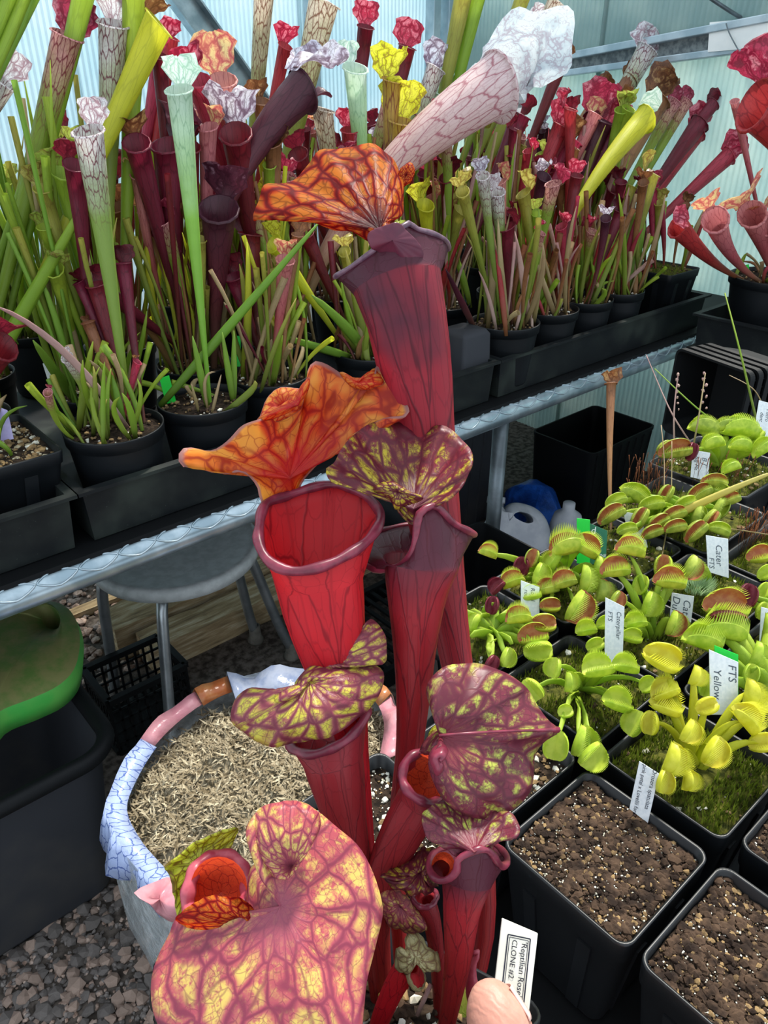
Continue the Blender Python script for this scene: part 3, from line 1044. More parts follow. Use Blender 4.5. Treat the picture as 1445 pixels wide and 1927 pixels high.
mb = MB()
disc(mb, [(.001, .418), (SR - .02, .42), (SR - .004, .43), (SR, .445), (SR - .003, .458), (SR - .015, .462), (SR - .028, .456), (SR * .5, .448), (.001, .446)], sc_)
mb.build('seat', M['seat'], stool)
feet = [T(285, 1345, .0), T(268, 1318, .0) * .0 + B(.44, 1.68, 0), B(0.88, 1.68, 0), B(.90, 1.38, 0)]
feet = [B(.475, 1.315, 0), B(.47, 1.62, 0), B(.89, 1.60, 0), B(.93, 1.47, 0)]
tops = [sc_ + (f - sc_).normalized() * .12 for f in feet]
for f, t in zip(feet, tops):
    knee = sc_ + (f - sc_).normalized() * .185 + Z3 * .36
    mb = MB()
    mb.tube(spline([t + Z3 * .415, sc_ + (f - sc_).normalized() * .16 + Z3 * .405, knee, f.lerp(knee, .35) + Z3 * 0, f + Z3 * .03], 20), .0135, 12)
    lg = mb.build('leg', M['alu'], stool)
    mb = MB()
    disc(mb, [(.001, 0), (.024, 0), (.024, .008), (.018, .02), (.0165, .055), (.012, .056)], f, 20)
    mb.build('rubber_foot', M['rubber'], lg)

# timbers on the floor behind the stool
for nm, s0, s1, w, z, hw, hh, lab in (('timber', .60, 1.50, 1.705, .045, .05, .045, 'weathered timber sleeper on the ground behind the stool'),
                                     ('timber', .55, 1.5, 1.83, .055, .06, .055, 'second weathered timber just behind the front sleeper'),
                                     ('batten', .3, .75, 2.06, .012, .02, .012, 'thin pale batten lying on the pink gravel')):
    mb = MB()
    n = 14
    rows = []
    rg = random.Random(int(w * 100))
    sec = [(-1, -1), (1, -1), (1, 1), (-1, 1)]
    for i in range(n + 1):
        s = s0 + (s1 - s0) * i / n
        rows.append([B(s, w + hw * a * (1 + rg.uniform(-.06, .06)), z + hh * (b if b < 0 else b * (1 + rg.uniform(-.1, .05)))) for a, b in sec])
    st = mb.grid(rows, closed=True)
    fan_cap(mb, st, 4); fan_cap(mb, st + n * 4, 4)
    tag(mb.build(nm, M['wood'], smooth=False), lab, 'timber')
    if nm == 'timber' and w < 1.8:
        pass

# black mesh crate behind the tub
def crate(name, label, c, ax, ay, hx, hy, h, mat, nx=9, nz=5, cat='crate', tilt=0.0, group=None):
    t = thing(name, label, cat, c, group)
    mb = MB()
    up = (Z3 + ax * tilt).normalized()
    for z in (0.008, h):
        ring = [c + ax * (hx * i) + ay * (hy * j) + up * z for i, j in ((-1, -1), (1, -1), (1, 1), (-1, 1))]
        for k in range(4):
            a, b = ring[k], ring[(k + 1) % 4]
            d = (b - a)
            mb.box((a + b) / 2, d / 2, d.cross(up).normalized() * .008, up * (.008 if z > .02 else .006))
        mb.build('rim' if z > .02 else 'base', mat, t, smooth=False)
        mb = MB()
    mb = MB()
    for k, (dx, dy, ex, ey) in enumerate(((-1, -1, 1, -1), (1, -1, 1, 1), (1, 1, -1, 1), (-1, 1, -1, -1))):
        a = c + ax * (hx * dx) + ay * (hy * dy)
        b = c + ax * (hx * ex) + ay * (hy * ey)
        d = (b - a)
        nn = d.cross(up).normalized()
        for i in range(nx + 1):
            p = a + d * (i / nx)
            mb.box(p + up * (h / 2), d.normalized() * .003, nn * .002, up * (h / 2))
        for i in range(1, nz):
            mb.box((a + b) / 2 + up * (h * i / nz), d / 2, nn * .002, up * .003)
    mb.box(c + up * .004, ax * hx, ay * hy, up * .003)
    mb.build('lattice', mat, t, smooth=False)
    return t


crate('mesh_crate', 'black plastic mesh crate on the ground behind the stool legs', B(.50, 1.52, 0), E1, E2, .10, .075, .17, M['black'])
# slatted black seed trays lying on the floor to the right of the stool
for i, (s, w, lab) in enumerate(((1.16, 1.36, 'black slatted tray flat on the ground right of the stool'), (1.56, 1.30, 'black slatted tray flat on the ground, deeper in the shade'))):
    t = thing('slatted_tray', lab, 'tray', B(s, w, 0), 'slatted trays on the floor')
    mb = MB()
    for a, b in ((-.19, 0), (.19, 0)):
        mb.box(B(s + a, w, .03), E1 * .008, E2 * .17, Z3 * .03)
    for a in (-.16, .16):
        mb.box(B(s, w + a, .03), E1 * .19, E2 * .008, Z3 * .03)
    mb.build('frame', M['black'], t, smooth=False)
    for j in range(11):
        mb = MB()
        mb.box(B(s - .165 + .033 * j, w, .05), E1 * .006, E2 * .155, Z3 * .004)
        mb.build('slat', M['black'], t, smooth=False)

# bag of dried sphagnum moss in the aisle
bag = thing('moss_bag', 'open printed plastic bag full of dried sphagnum moss in the aisle', 'bag', B(.46, .8, 0))
rim_px = [(200, 1528), (218, 1470), (262, 1398), (318, 1342), (380, 1300), (440, 1276), (540, 1262), (640, 1268), (715, 1290), (748, 1340), (745, 1420), (730, 1520), (690, 1640), (600, 1750), (460, 1790), (350, 1745), (310, 1690), (262, 1640), (224, 1590)]
NB = 96
rim = spline([T(x, y, .45) for x, y in rim_px], NB, closed=True)
rc = sum(rim, Vector()) / NB
rc.z = .45
wall = []
for j, z in enumerate((0.0, .03, .10, .18, .26, .34, .40, .45)):
    t = z / .45
    row = []
    for k, p in enumerate(rim):
        bul = 1.0 + .05 * math.sin(math.pi * t) - (.10 * (1 - t) ** 3)
        q = rc + (p - rc) * bul
        wob = noise.noise(Vector((k * .21, z * 9, 3.3))) * .012 * (1 - .3 * t)
        q += (p - rc).normalized() * wob
        row.append(Vector((q.x, q.y, z + .004)))
    wall.append(row)
mb = MB()
st = mb.grid(wall, closed=True)
fan_cap(mb, st, NB, flip=True)
film = mb.build('film', M['film'], bag)


def cuff(k0, k1, name, mat, drop, inn=.02, outw=.012, seed=0):
    """folded-over band of the bag's edge between rim points k0..k1"""
    mb = MB()
    rows = [[], [], [], []]
    for k in range(k0, k1 + 1):
        p = rim[k % NB]
        d = (p - rc); d.z = 0; d.normalize()
        f = (k - k0) / (k1 - k0)
        fall = drop * (.7 + .3 * math.sin(math.pi * f)) * (1 + .9 * noise.noise(Vector((k * .28, seed, 0))))
        wob = .022 * noise.noise(Vector((k * .33, 7 + seed, 0)))
        rows[0].append(p - d * inn - Z3 * .006)
        rows[1].append(p + Z3 * (.008 + wob))
        rows[2].append(p + d * (outw + wob) - Z3 * fall * .45)
        rows[3].append(p + d * (outw * 1.3 + wob * 2) - Z3 * fall)
    mb.grid(rows)
    return solid(mb.build(name, mat, bag), .0006)


def kk(px, py):
    q = T(px, py, .45)
    return min(range(NB), key=lambda i: (rim[i] - q).length)


k_b0, k_b1 = kk(300, 1685), kk(270, 1390)
if k_b1 < k_b0:
    k_b1 += NB
cuff(k_b0, k_b1, 'printed_band', M['print_blue'], .055, .030, .008, 1)
k_p1 = kk(375, 1304)
if k_p1 < k_b1:
    k_p1 += NB
cuff(k_b1, k_p1, 'pink_band', M['print_pink'], .045, .025, .010, 2)
k_o1 = kk(425, 1282)
if k_o1 < k_p1:
    k_o1 += NB
cuff(k_p1, k_o1, 'orange_band', M['print_orange'], .04, .03, .010, 3)
k_w1 = kk(600, 1264)
if k_w1 < k_o1:
    k_w1 += NB
cuff(k_o1, k_w1, 'pale_band', M['print_pale'], .04, .075, .010, 4)
k_q1 = kk(735, 1310)
if k_q1 < k_w1:
    k_q1 += NB
cuff(k_w1, k_q1, 'orange_band', M['print_orange'], .05, .03, .010, 5)
k_r1 = kk(745, 1420)
if k_r1 < k_q1:
    k_r1 += NB
cuff(k_q1, k_r1, 'pink_band', M['print_pink'], .05, .03, .010, 6)
# pink printed corner on the outside of the bag
mb = MB()
pk = [(252, 1680), (290, 1660), (326, 1652), (340, 1700), (330, 1735), (300, 1722), (282, 1702)]
cq = Q(300, 1692, 1.02)
lp = spline([Q(x, y, 1.02 + .03 * ((i % 3) - 1)) for i, (x, y) in enumerate(pk)], 28, closed=True)
mb.grid([[cq] * 28, [cq.lerp(p, .5) - FWD * .01 for p in lp], lp], closed=True)
solid(mb.build('printed_corner', M['print_pink'], bag), .0006)
# the moss: lumpy mound and loose strands
mb = MB()
rows = []
for j in range(13):
    t = j / 12
    row = []
    for k in range(NB):
        p = rc.lerp(rim[k], t * .985)
        p = Vector((p.x, p.y, .412 + .035 * (1 - t * t) - .03 * t ** 4))
        p.z += .018 * noise.noise(p * 16) + .010 * noise.noise(p * 45)
        row.append(p)
    rows.append(row)
mb.grid(rows, closed=True)
mb.build('moss_fill', M['drymoss'], bag)
rg = random.Random(21)
mb = MB()
for i in range(6500):
    k = rg.randrange(NB)
    t = math.sqrt(rg.random()) * .95
    p = rc.lerp(rim[k], t)
    p.z = .412 + .035 * (1 - t * t) - .03 * t ** 4
    p.z += .018 * noise.noise(p * 16) + .010 * noise.noise(p * 45) + .002
    a = rg.uniform(0, 6.28)
    L = rg.uniform(.008, .024)
    d = Vector((math.cos(a), math.sin(a), rg.uniform(-.1, .6))).normalized()
    s = d.cross(Z3).normalized() * rg.uniform(.0006, .0016)
    m = p + d * L * .5 + Vector((rg.uniform(-1, 1), rg.uniform(-1, 1), .5)) * .004
    e = p + d * L + Vector((rg.uniform(-1, 1), rg.uniform(-1, 1), rg.uniform(-1, .5))) * .006
    mb.add([p - s, p + s, m + s * 1.3, m - s * 1.3, e], [(0, 1, 2, 3), (3, 2, 4)], None, rg.choice([0, 1, 1]))
mb.build('moss_strands', [M['strand'], M['drymoss']], bag, smooth=False)['kind'] = 'stuff'

# white jug under the bench, with its handle opening
jug = thing('plastic_jug', 'white plastic jug with moulded handle standing under the long bench', 'jug', T(970, 1075, 0))
jd = 2.50


def J(x, y, dd_=0.0):
    return Q(x, y, jd + dd_)


prof = [(920, 972), (910, 990), (906, 1010), (906, 1075), (918, 1085), (1010, 1085), (1030, 1070), (1033, 1012), (1028, 985), (1018, 968), (1002, 955), (978, 947), (962, 947), (950, 956), (945, 966), (943, 955), (940, 950), (926, 950), (922, 955)]
hole = [(962, 966), (972, 963), (985, 966), (995, 974), (996, 982), (985, 984), (970, 978), (962, 972)]
lo_ = spline([J(*p) for p in prof], 80, closed=True)
lh = align(spline([J(*p) for p in hole], 48, closed=True), lo_)
ctr = J(968, 1010)


def ins(p, amt):
    return p + (ctr - p).normalized() * amt


mb = MB()
TH = .065
rows = []
for dz, a in ((-TH, .028), (-TH * .8, .010), (-TH * .4, .0), (TH * .4, .0), (TH * .8, .010), (TH, .028)):
    rows.append([ins(p, a) + FWD * dz for p in lo_])
hrows_f = [h + FWD * (-TH * .92) for h in lh]
hrows_b = [h + FWD * (TH * .92) for h in lh]
mid_f = [a.lerp(b, .5) - FWD * .004 for a, b in zip(rows[0], hrows_f)]
mid_b = [a.lerp(b, .5) + FWD * .004 for a, b in zip(rows[-1], hrows_b)]
mb.grid([hrows_f, mid_f] + rows + [mid_b, hrows_b, hrows_f], closed=True)
mb.build('body', M['jug'], jug)
mb = MB()
cc_ = [J(933, 956), J(933, 943), J(934, 934)]
mb.tube([J(933, 958), J(933, 947), J(933, 946.9), J(934, 935)], [.026, .026, .030, .029], 20)
mb.build('cap', M['jug'], jug)

# blue sack slumped behind the jug, pale bottle beside it
mb = MB()
c0 = T(1012, 1040, .0)
rows = []
bx = [(946, 1050), (948, 990), (950, 930), (965, 912), (1000, 904), (1030, 906), (1048, 935), (1058, 975), (1052, 1010), (1050, 1060)]
for j, dp in enumerate((-.10, -.07, 0, .07, .10)):
    sc = (.2, .85, 1, .85, .2)[j]
    cen = Q(1000, 985, 2.78 + dp)
    row = []
    for p in spline([Q(x, y, 2.78 + dp) for x, y in bx], 40, closed=True):
        q = cen.lerp(p, sc)
        q += Vector((1, 1, 1)) * (.02 * noise.noise(q * 14))
        q.z = max(q.z, .002)
        row.append(q)
    rows.append(row)
st = mb.grid(rows, closed=True)
fan_cap(mb, st, 40); fan_cap(mb, st + 160, 40)
tag(mb.build('plastic_sack', M['blue']), 'crumpled blue plastic sack behind the white jug', 'sack')
bt = thing('bottle', 'cloudy round bottle in the shade right of the white jug', 'bottle', T(1056, 1060, 0))
mb = MB()
disc(mb, [(.001, 0), (.05, 0), (.055, .01), (.055, .15), (.045, .19), (.02, .21), (.02, .235), (.001, .235)], T(1056, 1060, 0), 24)
mb.build('body', M['jug'], bt)
# dark boxes and trays stacked in the aisle and under the bench (near black in the shade)
def dark_tub(label, c, hx, hy, h, name='plastic_crate', mat=None, rot=0.0, ribs=8, cat='crate', z0=0.0):
    ax = Vector((math.cos(rot), math.sin(rot), 0)); ay = Vector((-math.sin(rot), math.cos(rot), 0))
    t = thing(name, label, cat, Vector((c.x, c.y, z0)))
    c = Vector((c.x, c.y, z0))
    mb = MB()
    rows = [rr_ring(c, ax, ay, hx * .9, hy * .9, .02), rr_ring(c + Z3 * (h - .012), ax, ay, hx * .985, hy * .985, .025), rr_ring(c + Z3 * (h - .012), ax, ay, hx, hy, .028), rr_ring(c + Z3 * h, ax, ay, hx, hy, .028),
            rr_ring(c + Z3 * h, ax, ay, hx * .96, hy * .96, .022), rr_ring(c + Z3 * .01, ax, ay, hx * .88, hy * .88, .02)]
    st = mb.grid(rows, closed=True)
    fan_cap(mb, st, 28, flip=True); fan_cap(mb, st + 5 * 28, 28)
    mb.build('body', mat or M['black'], t, smooth=False)
    mb = MB()
    for sgn in (-1, 1):
        for i in range(ribs):
            x = hx * (-.85 + 1.7 * i / (ribs - 1))
            lo, hi_ = c + ax * x * .9 + ay * (sgn * hy * .9), c + ax * x + ay * (sgn * hy * .99) + Z3 * (h - .015)
            mb = MB()
            mb.tube([lo + Z3 * .01, hi_], .004, 5)
            mb.build('rib', mat or M['black'], t, smooth=False)
    return t


rot = 0.0
dark_tub('black crate with wavy sheen left of the white jug', B(1.19, 1.0, 0), .13, .14, .45, rot=rot)
dark_tub('dark tub under the long bench beyond the post', B(1.80, 1.78, 0), .24, .15, .44, 'storage_bin', M['tub'], rot, cat='bin')
dark_tub('black bin in the shade under the bench near the jug', B(2.35, 1.5, 0), .2, .14, .3, 'storage_bin', M['black'], rot, cat='bin')
dark_tub('large black crate in the aisle behind the flytraps', B(1.52, .84, 0), .17, .15, .16, rot=rot)
dark_tub('black crate under the bench end, below the pot stack', B(1.86, .72, 0), .16, .15, .42, rot=rot)
# stack of ribbed black pots lying on the near bench end
def pot_stack(label, c, axis, up, half, n, step, name='pot_stack'):
    side = axis.cross(up).normalized()
    for i in range(n):
        p = c + axis * (step * i)
        t = thing('square_pot', label if i == 0 else label.replace('outermost of', 'number %s in' % ['', 'two', 'three', 'four', 'five'][i]), 'pot', p, 'empty black pots in the stack')
        mb = MB()
        rows = [rr_ring(p + axis * .10, side, up, half * .74, half * .74, .01), rr_ring(p + axis * .012, side, up, half * .95, half * .95, .012), rr_ring(p + axis * .012, side, up, half, half, .014), rr_ring(p, side, up, half, half, .014),
                rr_ring(p, side, up, half * .95, half * .95, .012), rr_ring(p + axis * .097, side, up, half * .72, half * .72, .01)]
        st = mb.grid(rows, closed=True)
        fan_cap(mb, st, 28, flip=True); fan_cap(mb, st + 5 * 28, 28)
        mb.build('body', M['black'], t, smooth=False)
        mb = MB()
        for s_ in (-1, 1):
            for q in range(10):
                y = half * (-.8 + 1.6 * q / 9)
                mb = MB()
                mb.tube([p + side * (s_ * half * .955) + up * y + axis * .014, p + side * (s_ * half * .75) + up * (y * .78) + axis * .1], .0016, 4)
                mb.build('rib', M['black'], t, smooth=False)


ax_ = (E1 * .9 + E2 * -.2).normalized()
pot_stack('empty black ribbed pot lying on its side, outermost of the stack behind the flytraps', Vector((T(1320, 775, .90).x, T(1320, 775, .90).y, .9165)), ax_, Z3, .085, 4, .022)
lt_ = thing('ribbed_tray', 'black ribbed tray leaning beneath the stack of empty pots', 'tray', B(1.36, .47, .831))
mb = MB()
cB = B(1.30, .40, .831)
rows = [rr_ring(cB, E1, E2, .09, .10, .015), rr_ring(cB + Z3 * .05, E1, E2, .10, .11, .02), rr_ring(cB + Z3 * .05, E1, E2, .096, .106, .02), rr_ring(cB + Z3 * .005, E1, E2, .086, .096, .015)]
st = mb.grid(rows, closed=True)
fan_cap(mb, st, 28, flip=True); fan_cap(mb, st + 84, 28)
mb.build('body', M['black'], lt_, smooth=False)
mb = MB()
for i in range(22):
    y = -.095 + .19 * i / 21
    mb = MB()
    mb.tube([B(1.209, .40 + y * .95, .835), B(1.199, .40 + y, .878)], .0025, 4)
    mb.build('rib', M['black'], lt_, smooth=False)
# ------------------------------------------------------------------ pitcher plants on the long bench
def pitcher_geo(base, top, r0, r1, face, bow=None, seg=12, n=10, slope=0.45, flare=1.22, hood_on=True, pw=1.5, neck=1.0):
    base, top = Vector(base), Vector(top)
    mid = (base + top) / 2 + (bow if bow is not None else Vector())
    pts = []
    for i in range(n + 1):
        t = i / n
        pts.append(base * (1 - t) ** 2 + mid * (2 * t * (1 - t)) + top * t * t)
    mb = MB()
    rows, vs = [], []
    X = Y = tg = None
    for i in range(n + 1):
        t = i / n
        a, b = pts[max(0, i - 1)], pts[min(n, i + 1)]
        tg = (b - a).normalized()
        X = face - tg * face.dot(tg)
        X = X.normalized() if X.length > 1e-4 else tg.orthogonal().normalized()
        Y = tg.cross(X)
        r = r0 + (r1 - r0) * (t ** pw)
        if t > .86:
            r *= neck + (1 - neck) * 0
        cut = max(0, (t - .55) / .45) ** 2
        row = []
        for k in range(seg):
            an = 2 * math.pi * (k + .5) / seg + math.pi
            row.append(pts[i] + (X * math.cos(an) + Y * math.sin(an)) * r - tg * (slope * r1 * math.cos(an) * cut))
        rows.append(row); vs.append(t * .97)
    for rr, dz, v in ((1.0 + (flare - 1) * .6, .04, .98), (flare, .02, .99), (flare * 1.02, -.08, 1.0)):
        row = []
        for k in range(seg):
            an = 2 * math.pi * (k + .5) / seg + math.pi
            wgt = .5 + .5 * math.cos(an)
            r = r1 * (1 + (rr - 1) * (.35 + .65 * wgt))
            row.append(pts[n] + (X * math.cos(an) + Y * math.sin(an)) * r - tg * (slope * r1 * math.cos(an)) + tg * (dz * r1))
        rows.append(row); vs.append(v)
    uvs = [(k / seg, v) for v in vs for k in range(seg)]
    mb.grid(rows, closed=True, uvs=uvs)
    back = pts[n] - X * r1 + tg * (slope * r1)
    return mb, back, tg, X, Y


def hood_geo(back, tg, X, Y, r, size=1.0, lean=75, start=-12, ruff=0.12, nu=9, nv=8, seed=0, cup=-.25, narrow=.45, wide=1.0):
    rg_ = random.Random(seed)
    mb = MB()
    size *= 1.12
    L = r * 2.1 * size
    p = back - tg * (r * .25)
    rows, uvs = [], []
    ph = rg_.uniform(0, 6.28)
    for j in range(nv + 1):
        v = j / nv
        phi = math.radians(start + (lean - start) * v)
        if j:
            p = p + (tg * math.cos(phi) + X * math.sin(phi)) * (L / nv)
        nrm = X * math.cos(phi) - tg * math.sin(phi)
        prof = narrow + (1.25 * wide - narrow) * math.sin(math.pi * min(1, max(0, (v - .1) / .95))) ** .8 if v > .1 else narrow
        if v > .97:
            prof *= .55
        w = r * size * prof * (1 + .12 * math.sin(v * 17 + ph))
        row = []
        for i in range(nu):
            u = i / (nu - 1) * 2 - 1
            z = cup * w * u * u + ruff * w * v * abs(u) * math.sin(u * 5 + v * 7 + ph) + ruff * .7 * w * v * math.sin(9 * u + ph * 2)
            row.append(p + Y * (w * u) + nrm * z + tg * (w * .25 * u * u * (v - .3)))
            uvs.append((.25 + .5 * (i / (nu - 1)) * .8, .1 + .9 * max(v, abs(u) * v)))
        rows.append(row)
    mb.grid(rows, uvs=uvs)
    return mb


def add_pitcher(root, kind, base, top, r1, face_deg=None, r0=None, bow=None, hood_size=1.0, lean=70, ruff=.12, seed=0, hood_on=True, slope=.45, flare=1.22, seg=12, n=10, start=-12, wide=1.0, hkind=None, pw=1.5, hn=9):
    rg_ = random.Random(seed)
    fd = YAW + math.radians(face_deg if face_deg is not None else rg_.uniform(-60, 60) - 90)
    face = Vector((math.cos(fd), math.sin(fd), 0))
    mb, back, tg, X, Y = pitcher_geo(base, top, r0 or max(.0025, r1 * .2), r1, face, bow, seg, n, slope, flare, pw=pw)
    o = mb.build('pitcher', KIND[kind][0], root)
    if hood_on:
        hb_ = hood_geo(back, tg, X, Y, r1, hood_size, lean, start, ruff, nu=hn, nv=hn - 1, seed=seed, wide=wide)
        hb_.build('hood', KIND[hkind or kind][1], o)
    return o


def blade(root, base, tip, w, bow, mat, name='leaf', n=9, fold=.35, bluntness=.9):
    base, tip = Vector(base), Vector(tip)
    mid = (base + tip) / 2 + bow
    mb = MB()
    rows, uvs = [], []
    view = (CAM - mid); view.z *= .2; view.normalize()
    for i in range(n + 1):
        t = i / n
        p = base * (1 - t) ** 2 + mid * (2 * t * (1 - t)) + tip * t * t
        d = ((mid - base) * (1 - t) + (tip - mid) * t).normalized()
        s = d.cross(view).normalized()
        f = s.cross(d)
        ww = w * (.45 + .55 * math.sin(math.pi * min(1, t * 1.05 + .05) ** .8)) if t < bluntness else w * .8 * (1 - t) / (1 - bluntness + 1e-6) + w * .08
        rows.append([p - s * ww, p - s * ww * .5 + f * (ww * fold * .7), p + f * (ww * fold), p + s * ww * .5 + f * (ww * fold * .7), p + s * ww])
        uvs += [(q, t) for q in (.1, .3, .5, .7, .9)]
    mb.grid(rows, uvs=uvs)
    return solid(mb.build(name, mat, root), .0008)


def round_pot(root, c, r, h, soil='soil', mat='pot', moss=0.0, seed=0, ribs=True):
    """c = centre of the rim"""
    mb = MB()
    disc(mb, [(.002, -h), (r * .76, -h), (r * .78, -h + .004), (r * .94, -.024), (r * .945, -.022), (r * .985, -.022), (r, -.002), (r, 0), (r * .965, 0), (r * .955, -.012), (r * .93, -.03)], c, 40)
    mb.build('pot', M[mat], root)
    mb = MB()
    rg_ = random.Random(seed)
    rows = []
    for j in range(6):
        t = j / 5
        rows.append([c + Vector((r * .945 * t * math.cos(2 * math.pi * k / 24), r * .945 * t * math.sin(2 * math.pi * k / 24), -.014 + .006 * (1 - t) + .004 * noise.noise(Vector((k * .7, t * 3, seed)))))
                     for k in range(24)])
    mb.grid(rows, closed=True)
    mb.build('potting_mix', M['moss_dark'] if moss else M['soil'], root)
    gm = MB()
    for i in range(90):
        a, q = rg_.uniform(0, 6.28), r * .9 * math.sqrt(rg_.random())
        blob(gm, (c.x + q * math.cos(a), c.y + q * math.sin(a), c.z - .008), rg_.uniform(.0015, .0045), rg_, rg_.choice([0, 0, 1, 1, 2]) if not moss else rg_.choice([0, 3, 3, 1]))
    gm.build('grit', [M['grit_dark'], M['grit_tan'], M['grit_white'], M['moss']], root, smooth=False)['kind'] = 'stuff'


GSZ = [.0005, .0005, .0006, .0007, .0008, .0008, .001, .0012, .0016, .0022, .0034]


def sq_pot(root, c, half, h, axx=E1, ayy=E2, mat='pot', rad=.012, collar=True, panels=True, soil='soil', seed=0, moss=0, grit=120, gcols=(0, 0, 1), blades=0, fill=.012):
    mb = MB()
    rows = [rr_ring(c - Z3 * h, axx, ayy, half * .74, half * .74, rad), rr_ring(c - Z3 * (h - .003), axx, ayy, half * .76, half * .76, rad), rr_ring(c - Z3 * .024, axx, ayy, half * .95, half * .95, rad),
            rr_ring(c - Z3 * .022, axx, ayy, half * .975, half * .975, rad), rr_ring(c - Z3 * .002, axx, ayy, half * .998, half * .998, rad * 1.1), rr_ring(c, axx, ayy, half * .99, half * .99, rad * 1.1),
            rr_ring(c - Z3 * .001, axx, ayy, half * .95, half * .95, rad), rr_ring(c - Z3 * .04, axx, ayy, half * .90, half * .90, rad * .9)]
    st = mb.grid(rows, closed=True)
    fan_cap(mb, st, 28, flip=True)
    p = mb.build('pot', M[mat], root)
    if panels:      # moulded vertical ribs on the walls
        mb = MB()
        for nx, ny in ((axx, ayy), (ayy, axx), (-axx, ayy), (-ayy, axx)):
            for q in (-.45, .45):
                a = c - Z3 * .03 + nx * (half * .945) + ny * (half * q)
                b = c - Z3 * (h - .004) + nx * (half * .765) + ny * (half * q * .8)
                d = (b - a)
                mb = MB()
                mb.box((a + b) / 2, d / 2, ny * (half * .10), nx * .0016)
                mb.build('rib', M[mat], p, smooth=False)
    mb = MB()
    n = 16
    rg_ = random.Random(seed)
    rows = []
    for j in range(n + 1):
        row = []
        for i in range(n + 1):
            u, v = i / n * 2 - 1, j / n * 2 - 1
            q = c + axx * (half * .93 * u) + ayy * (half * .93 * v)
            edge = max(abs(u), abs(v))
            row.append(q + Z3 * (-fill + (.012 * moss) * (1 - edge ** 4) + .005 * noise.noise(Vector((q.x * 45, q.y * 45, seed)))))
        rows.append(row)
    mb.grid(rows)
    mb.build('potting_mix', M['moss_dark'] if moss else M[soil], root)

    def at(u, v, dz=0):
        q = c + axx * (half * .93 * u) + ayy * (half * .93 * v)
        edge = max(abs(u), abs(v))
        return q + Z3 * (-fill + (.012 * moss) * (1 - edge ** 4) + .005 * noise.noise(Vector((q.x * 45, q.y * 45, seed))) + dz)
    if grit:
        gm = MB()
        for i in range(grit):
            u, v = rg_.uniform(-.97, .97), rg_.uniform(-.97, .97)
            gc = rg_.choice(gcols)
            gs = rg_.choice(GSZ) * (half / .053)
            blob(gm, at(u, v, .0008), min(gs, .0008) if gc == 2 and len(gcols) > 6 else min(gs, .0022) if gc == 1 and len(gcols) > 6 else gs, rg_, gc)
        gm.build('grit', [M['grit_dark'], M['grit_tan'], M['grit_white'], M['strand']], root, smooth=False)['kind'] = 'stuff'
    if blades:
        gm = MB()
        for i in range(blades):
            u, v = rg_.uniform(-.97, .97), rg_.uniform(-.97, .97)
            if noise.noise(Vector((u * 2.2, v * 2.2, seed * 1.7))) < -.22:
                continue
            p0 = at(u, v)
            a = rg_.uniform(0, 6.28)
            s = Vector((math.cos(a), math.sin(a), 0)) * .0009
            tip = p0 + Vector((rg_.uniform(-1, 1), rg_.uniform(-1, 1), 0)) * .003 + Z3 * rg_.uniform(.004, .011)
            gm.add([p0 - s, p0 + s, tip], [(0, 1, 2)], None, 0)
        gm.build('moss', M['moss'], root, smooth=False)['kind'] = 'stuff'
    return at


GSZ_NOTE = None
# ---- pots: key, rim centre (s,w), kind, label
Z_RIM = .93
POTS = {}


def new_plant(key, s, w, label, shape='round', r=.083, z=Z_RIM, h=.148, moss=0, cat='plant', group='pitcher plants on the long bench', name='potted_pitcher_plant'):
    c = B(s, w, z)
    t = thing(name, label, cat, B(s, w, z - h), group)
    if shape == 'round':
        round_pot(t, c, r, h, moss=moss, seed=len(POTS))
    else:
        sq_pot(t, c, r, h, moss=moss, seed=len(POTS), grit=140 if moss else 900, gcols=(0, 1, 1) if moss else (1, 1, 1, 2, 3), blades=500 if moss else 0)
    POTS[key] = (t, c, r)
    return t


new_plant('r1a', .245, 1.285, 'square ribbed black pot topped with tan moss, small maroon pitcher leaning over it', 'square', .105, .93, .15, moss=0)
new_plant('r1b', .453, 1.228, 'round black pot with short stubby pitchers and a white-netted tall one', r=.084)
new_plant('r1c', .629, 1.237, 'round black pot with the mint-white pitcher and thin green shoots', r=.083)
new_plant('r1d', .80, 1.27, 'round black pot with maroon leaves and a white tag', r=.08)
new_plant('r1e', 1.06, 1.26, 'pot of yellow-green pitchers behind the tall held pitcher', r=.085)
new_plant('r1f', 1.448, 1.215, 'round black pot right of the tall pitcher, reddish leaf bases', r=.085)
new_plant('r1g', 1.625, 1.225, 'black pot with tan crust, second in the far row', r=.08)
new_plant('r1h', 1.785, 1.225, 'black pot with white crust and slim tall leaves, third in the far row', r=.075)
new_plant('r1i', 1.935, 1.222, 'black pot with blunt bright green leaves', r=.072)
new_plant('r1j', 2.19, 1.25, 'square black pot with lime moss at the far corner', 'square', .085, .95, .17, moss=1)
row2 = [('r2a', .02, 1.43, 'tall green and white-topped pitchers at the far left edge'), ('r2b', .27, 1.44, 'clump of broad green pitchers with a crimson-netted top at left'),
        ('r2c', .50, 1.42, 'yellow-green leaning pitcher clump with a pale white top'), ('r2d', .72, 1.43, 'dark maroon pitchers behind the mint-white one'),
        ('r2e', .95, 1.45, 'pink-hooded and purple leaning pitchers left of the tall hood'), ('r2f', 1.2, 1.45, 'brown-netted hooded pitcher and mint pitcher behind the orange hood'),
        ('r2g', 1.45, 1.44, 'large leaning white-ruffled pitcher plant right of the orange hood'), ('r2h', 1.68, 1.42, 'crimson pitchers left of the leaning yellow one'),
        ('r2i', 1.88, 1.42, 'dark red pitchers with the leaning bright yellow pitcher'), ('r2j', 2.08, 1.44, 'slim pink-netted pitchers near the end wall')]
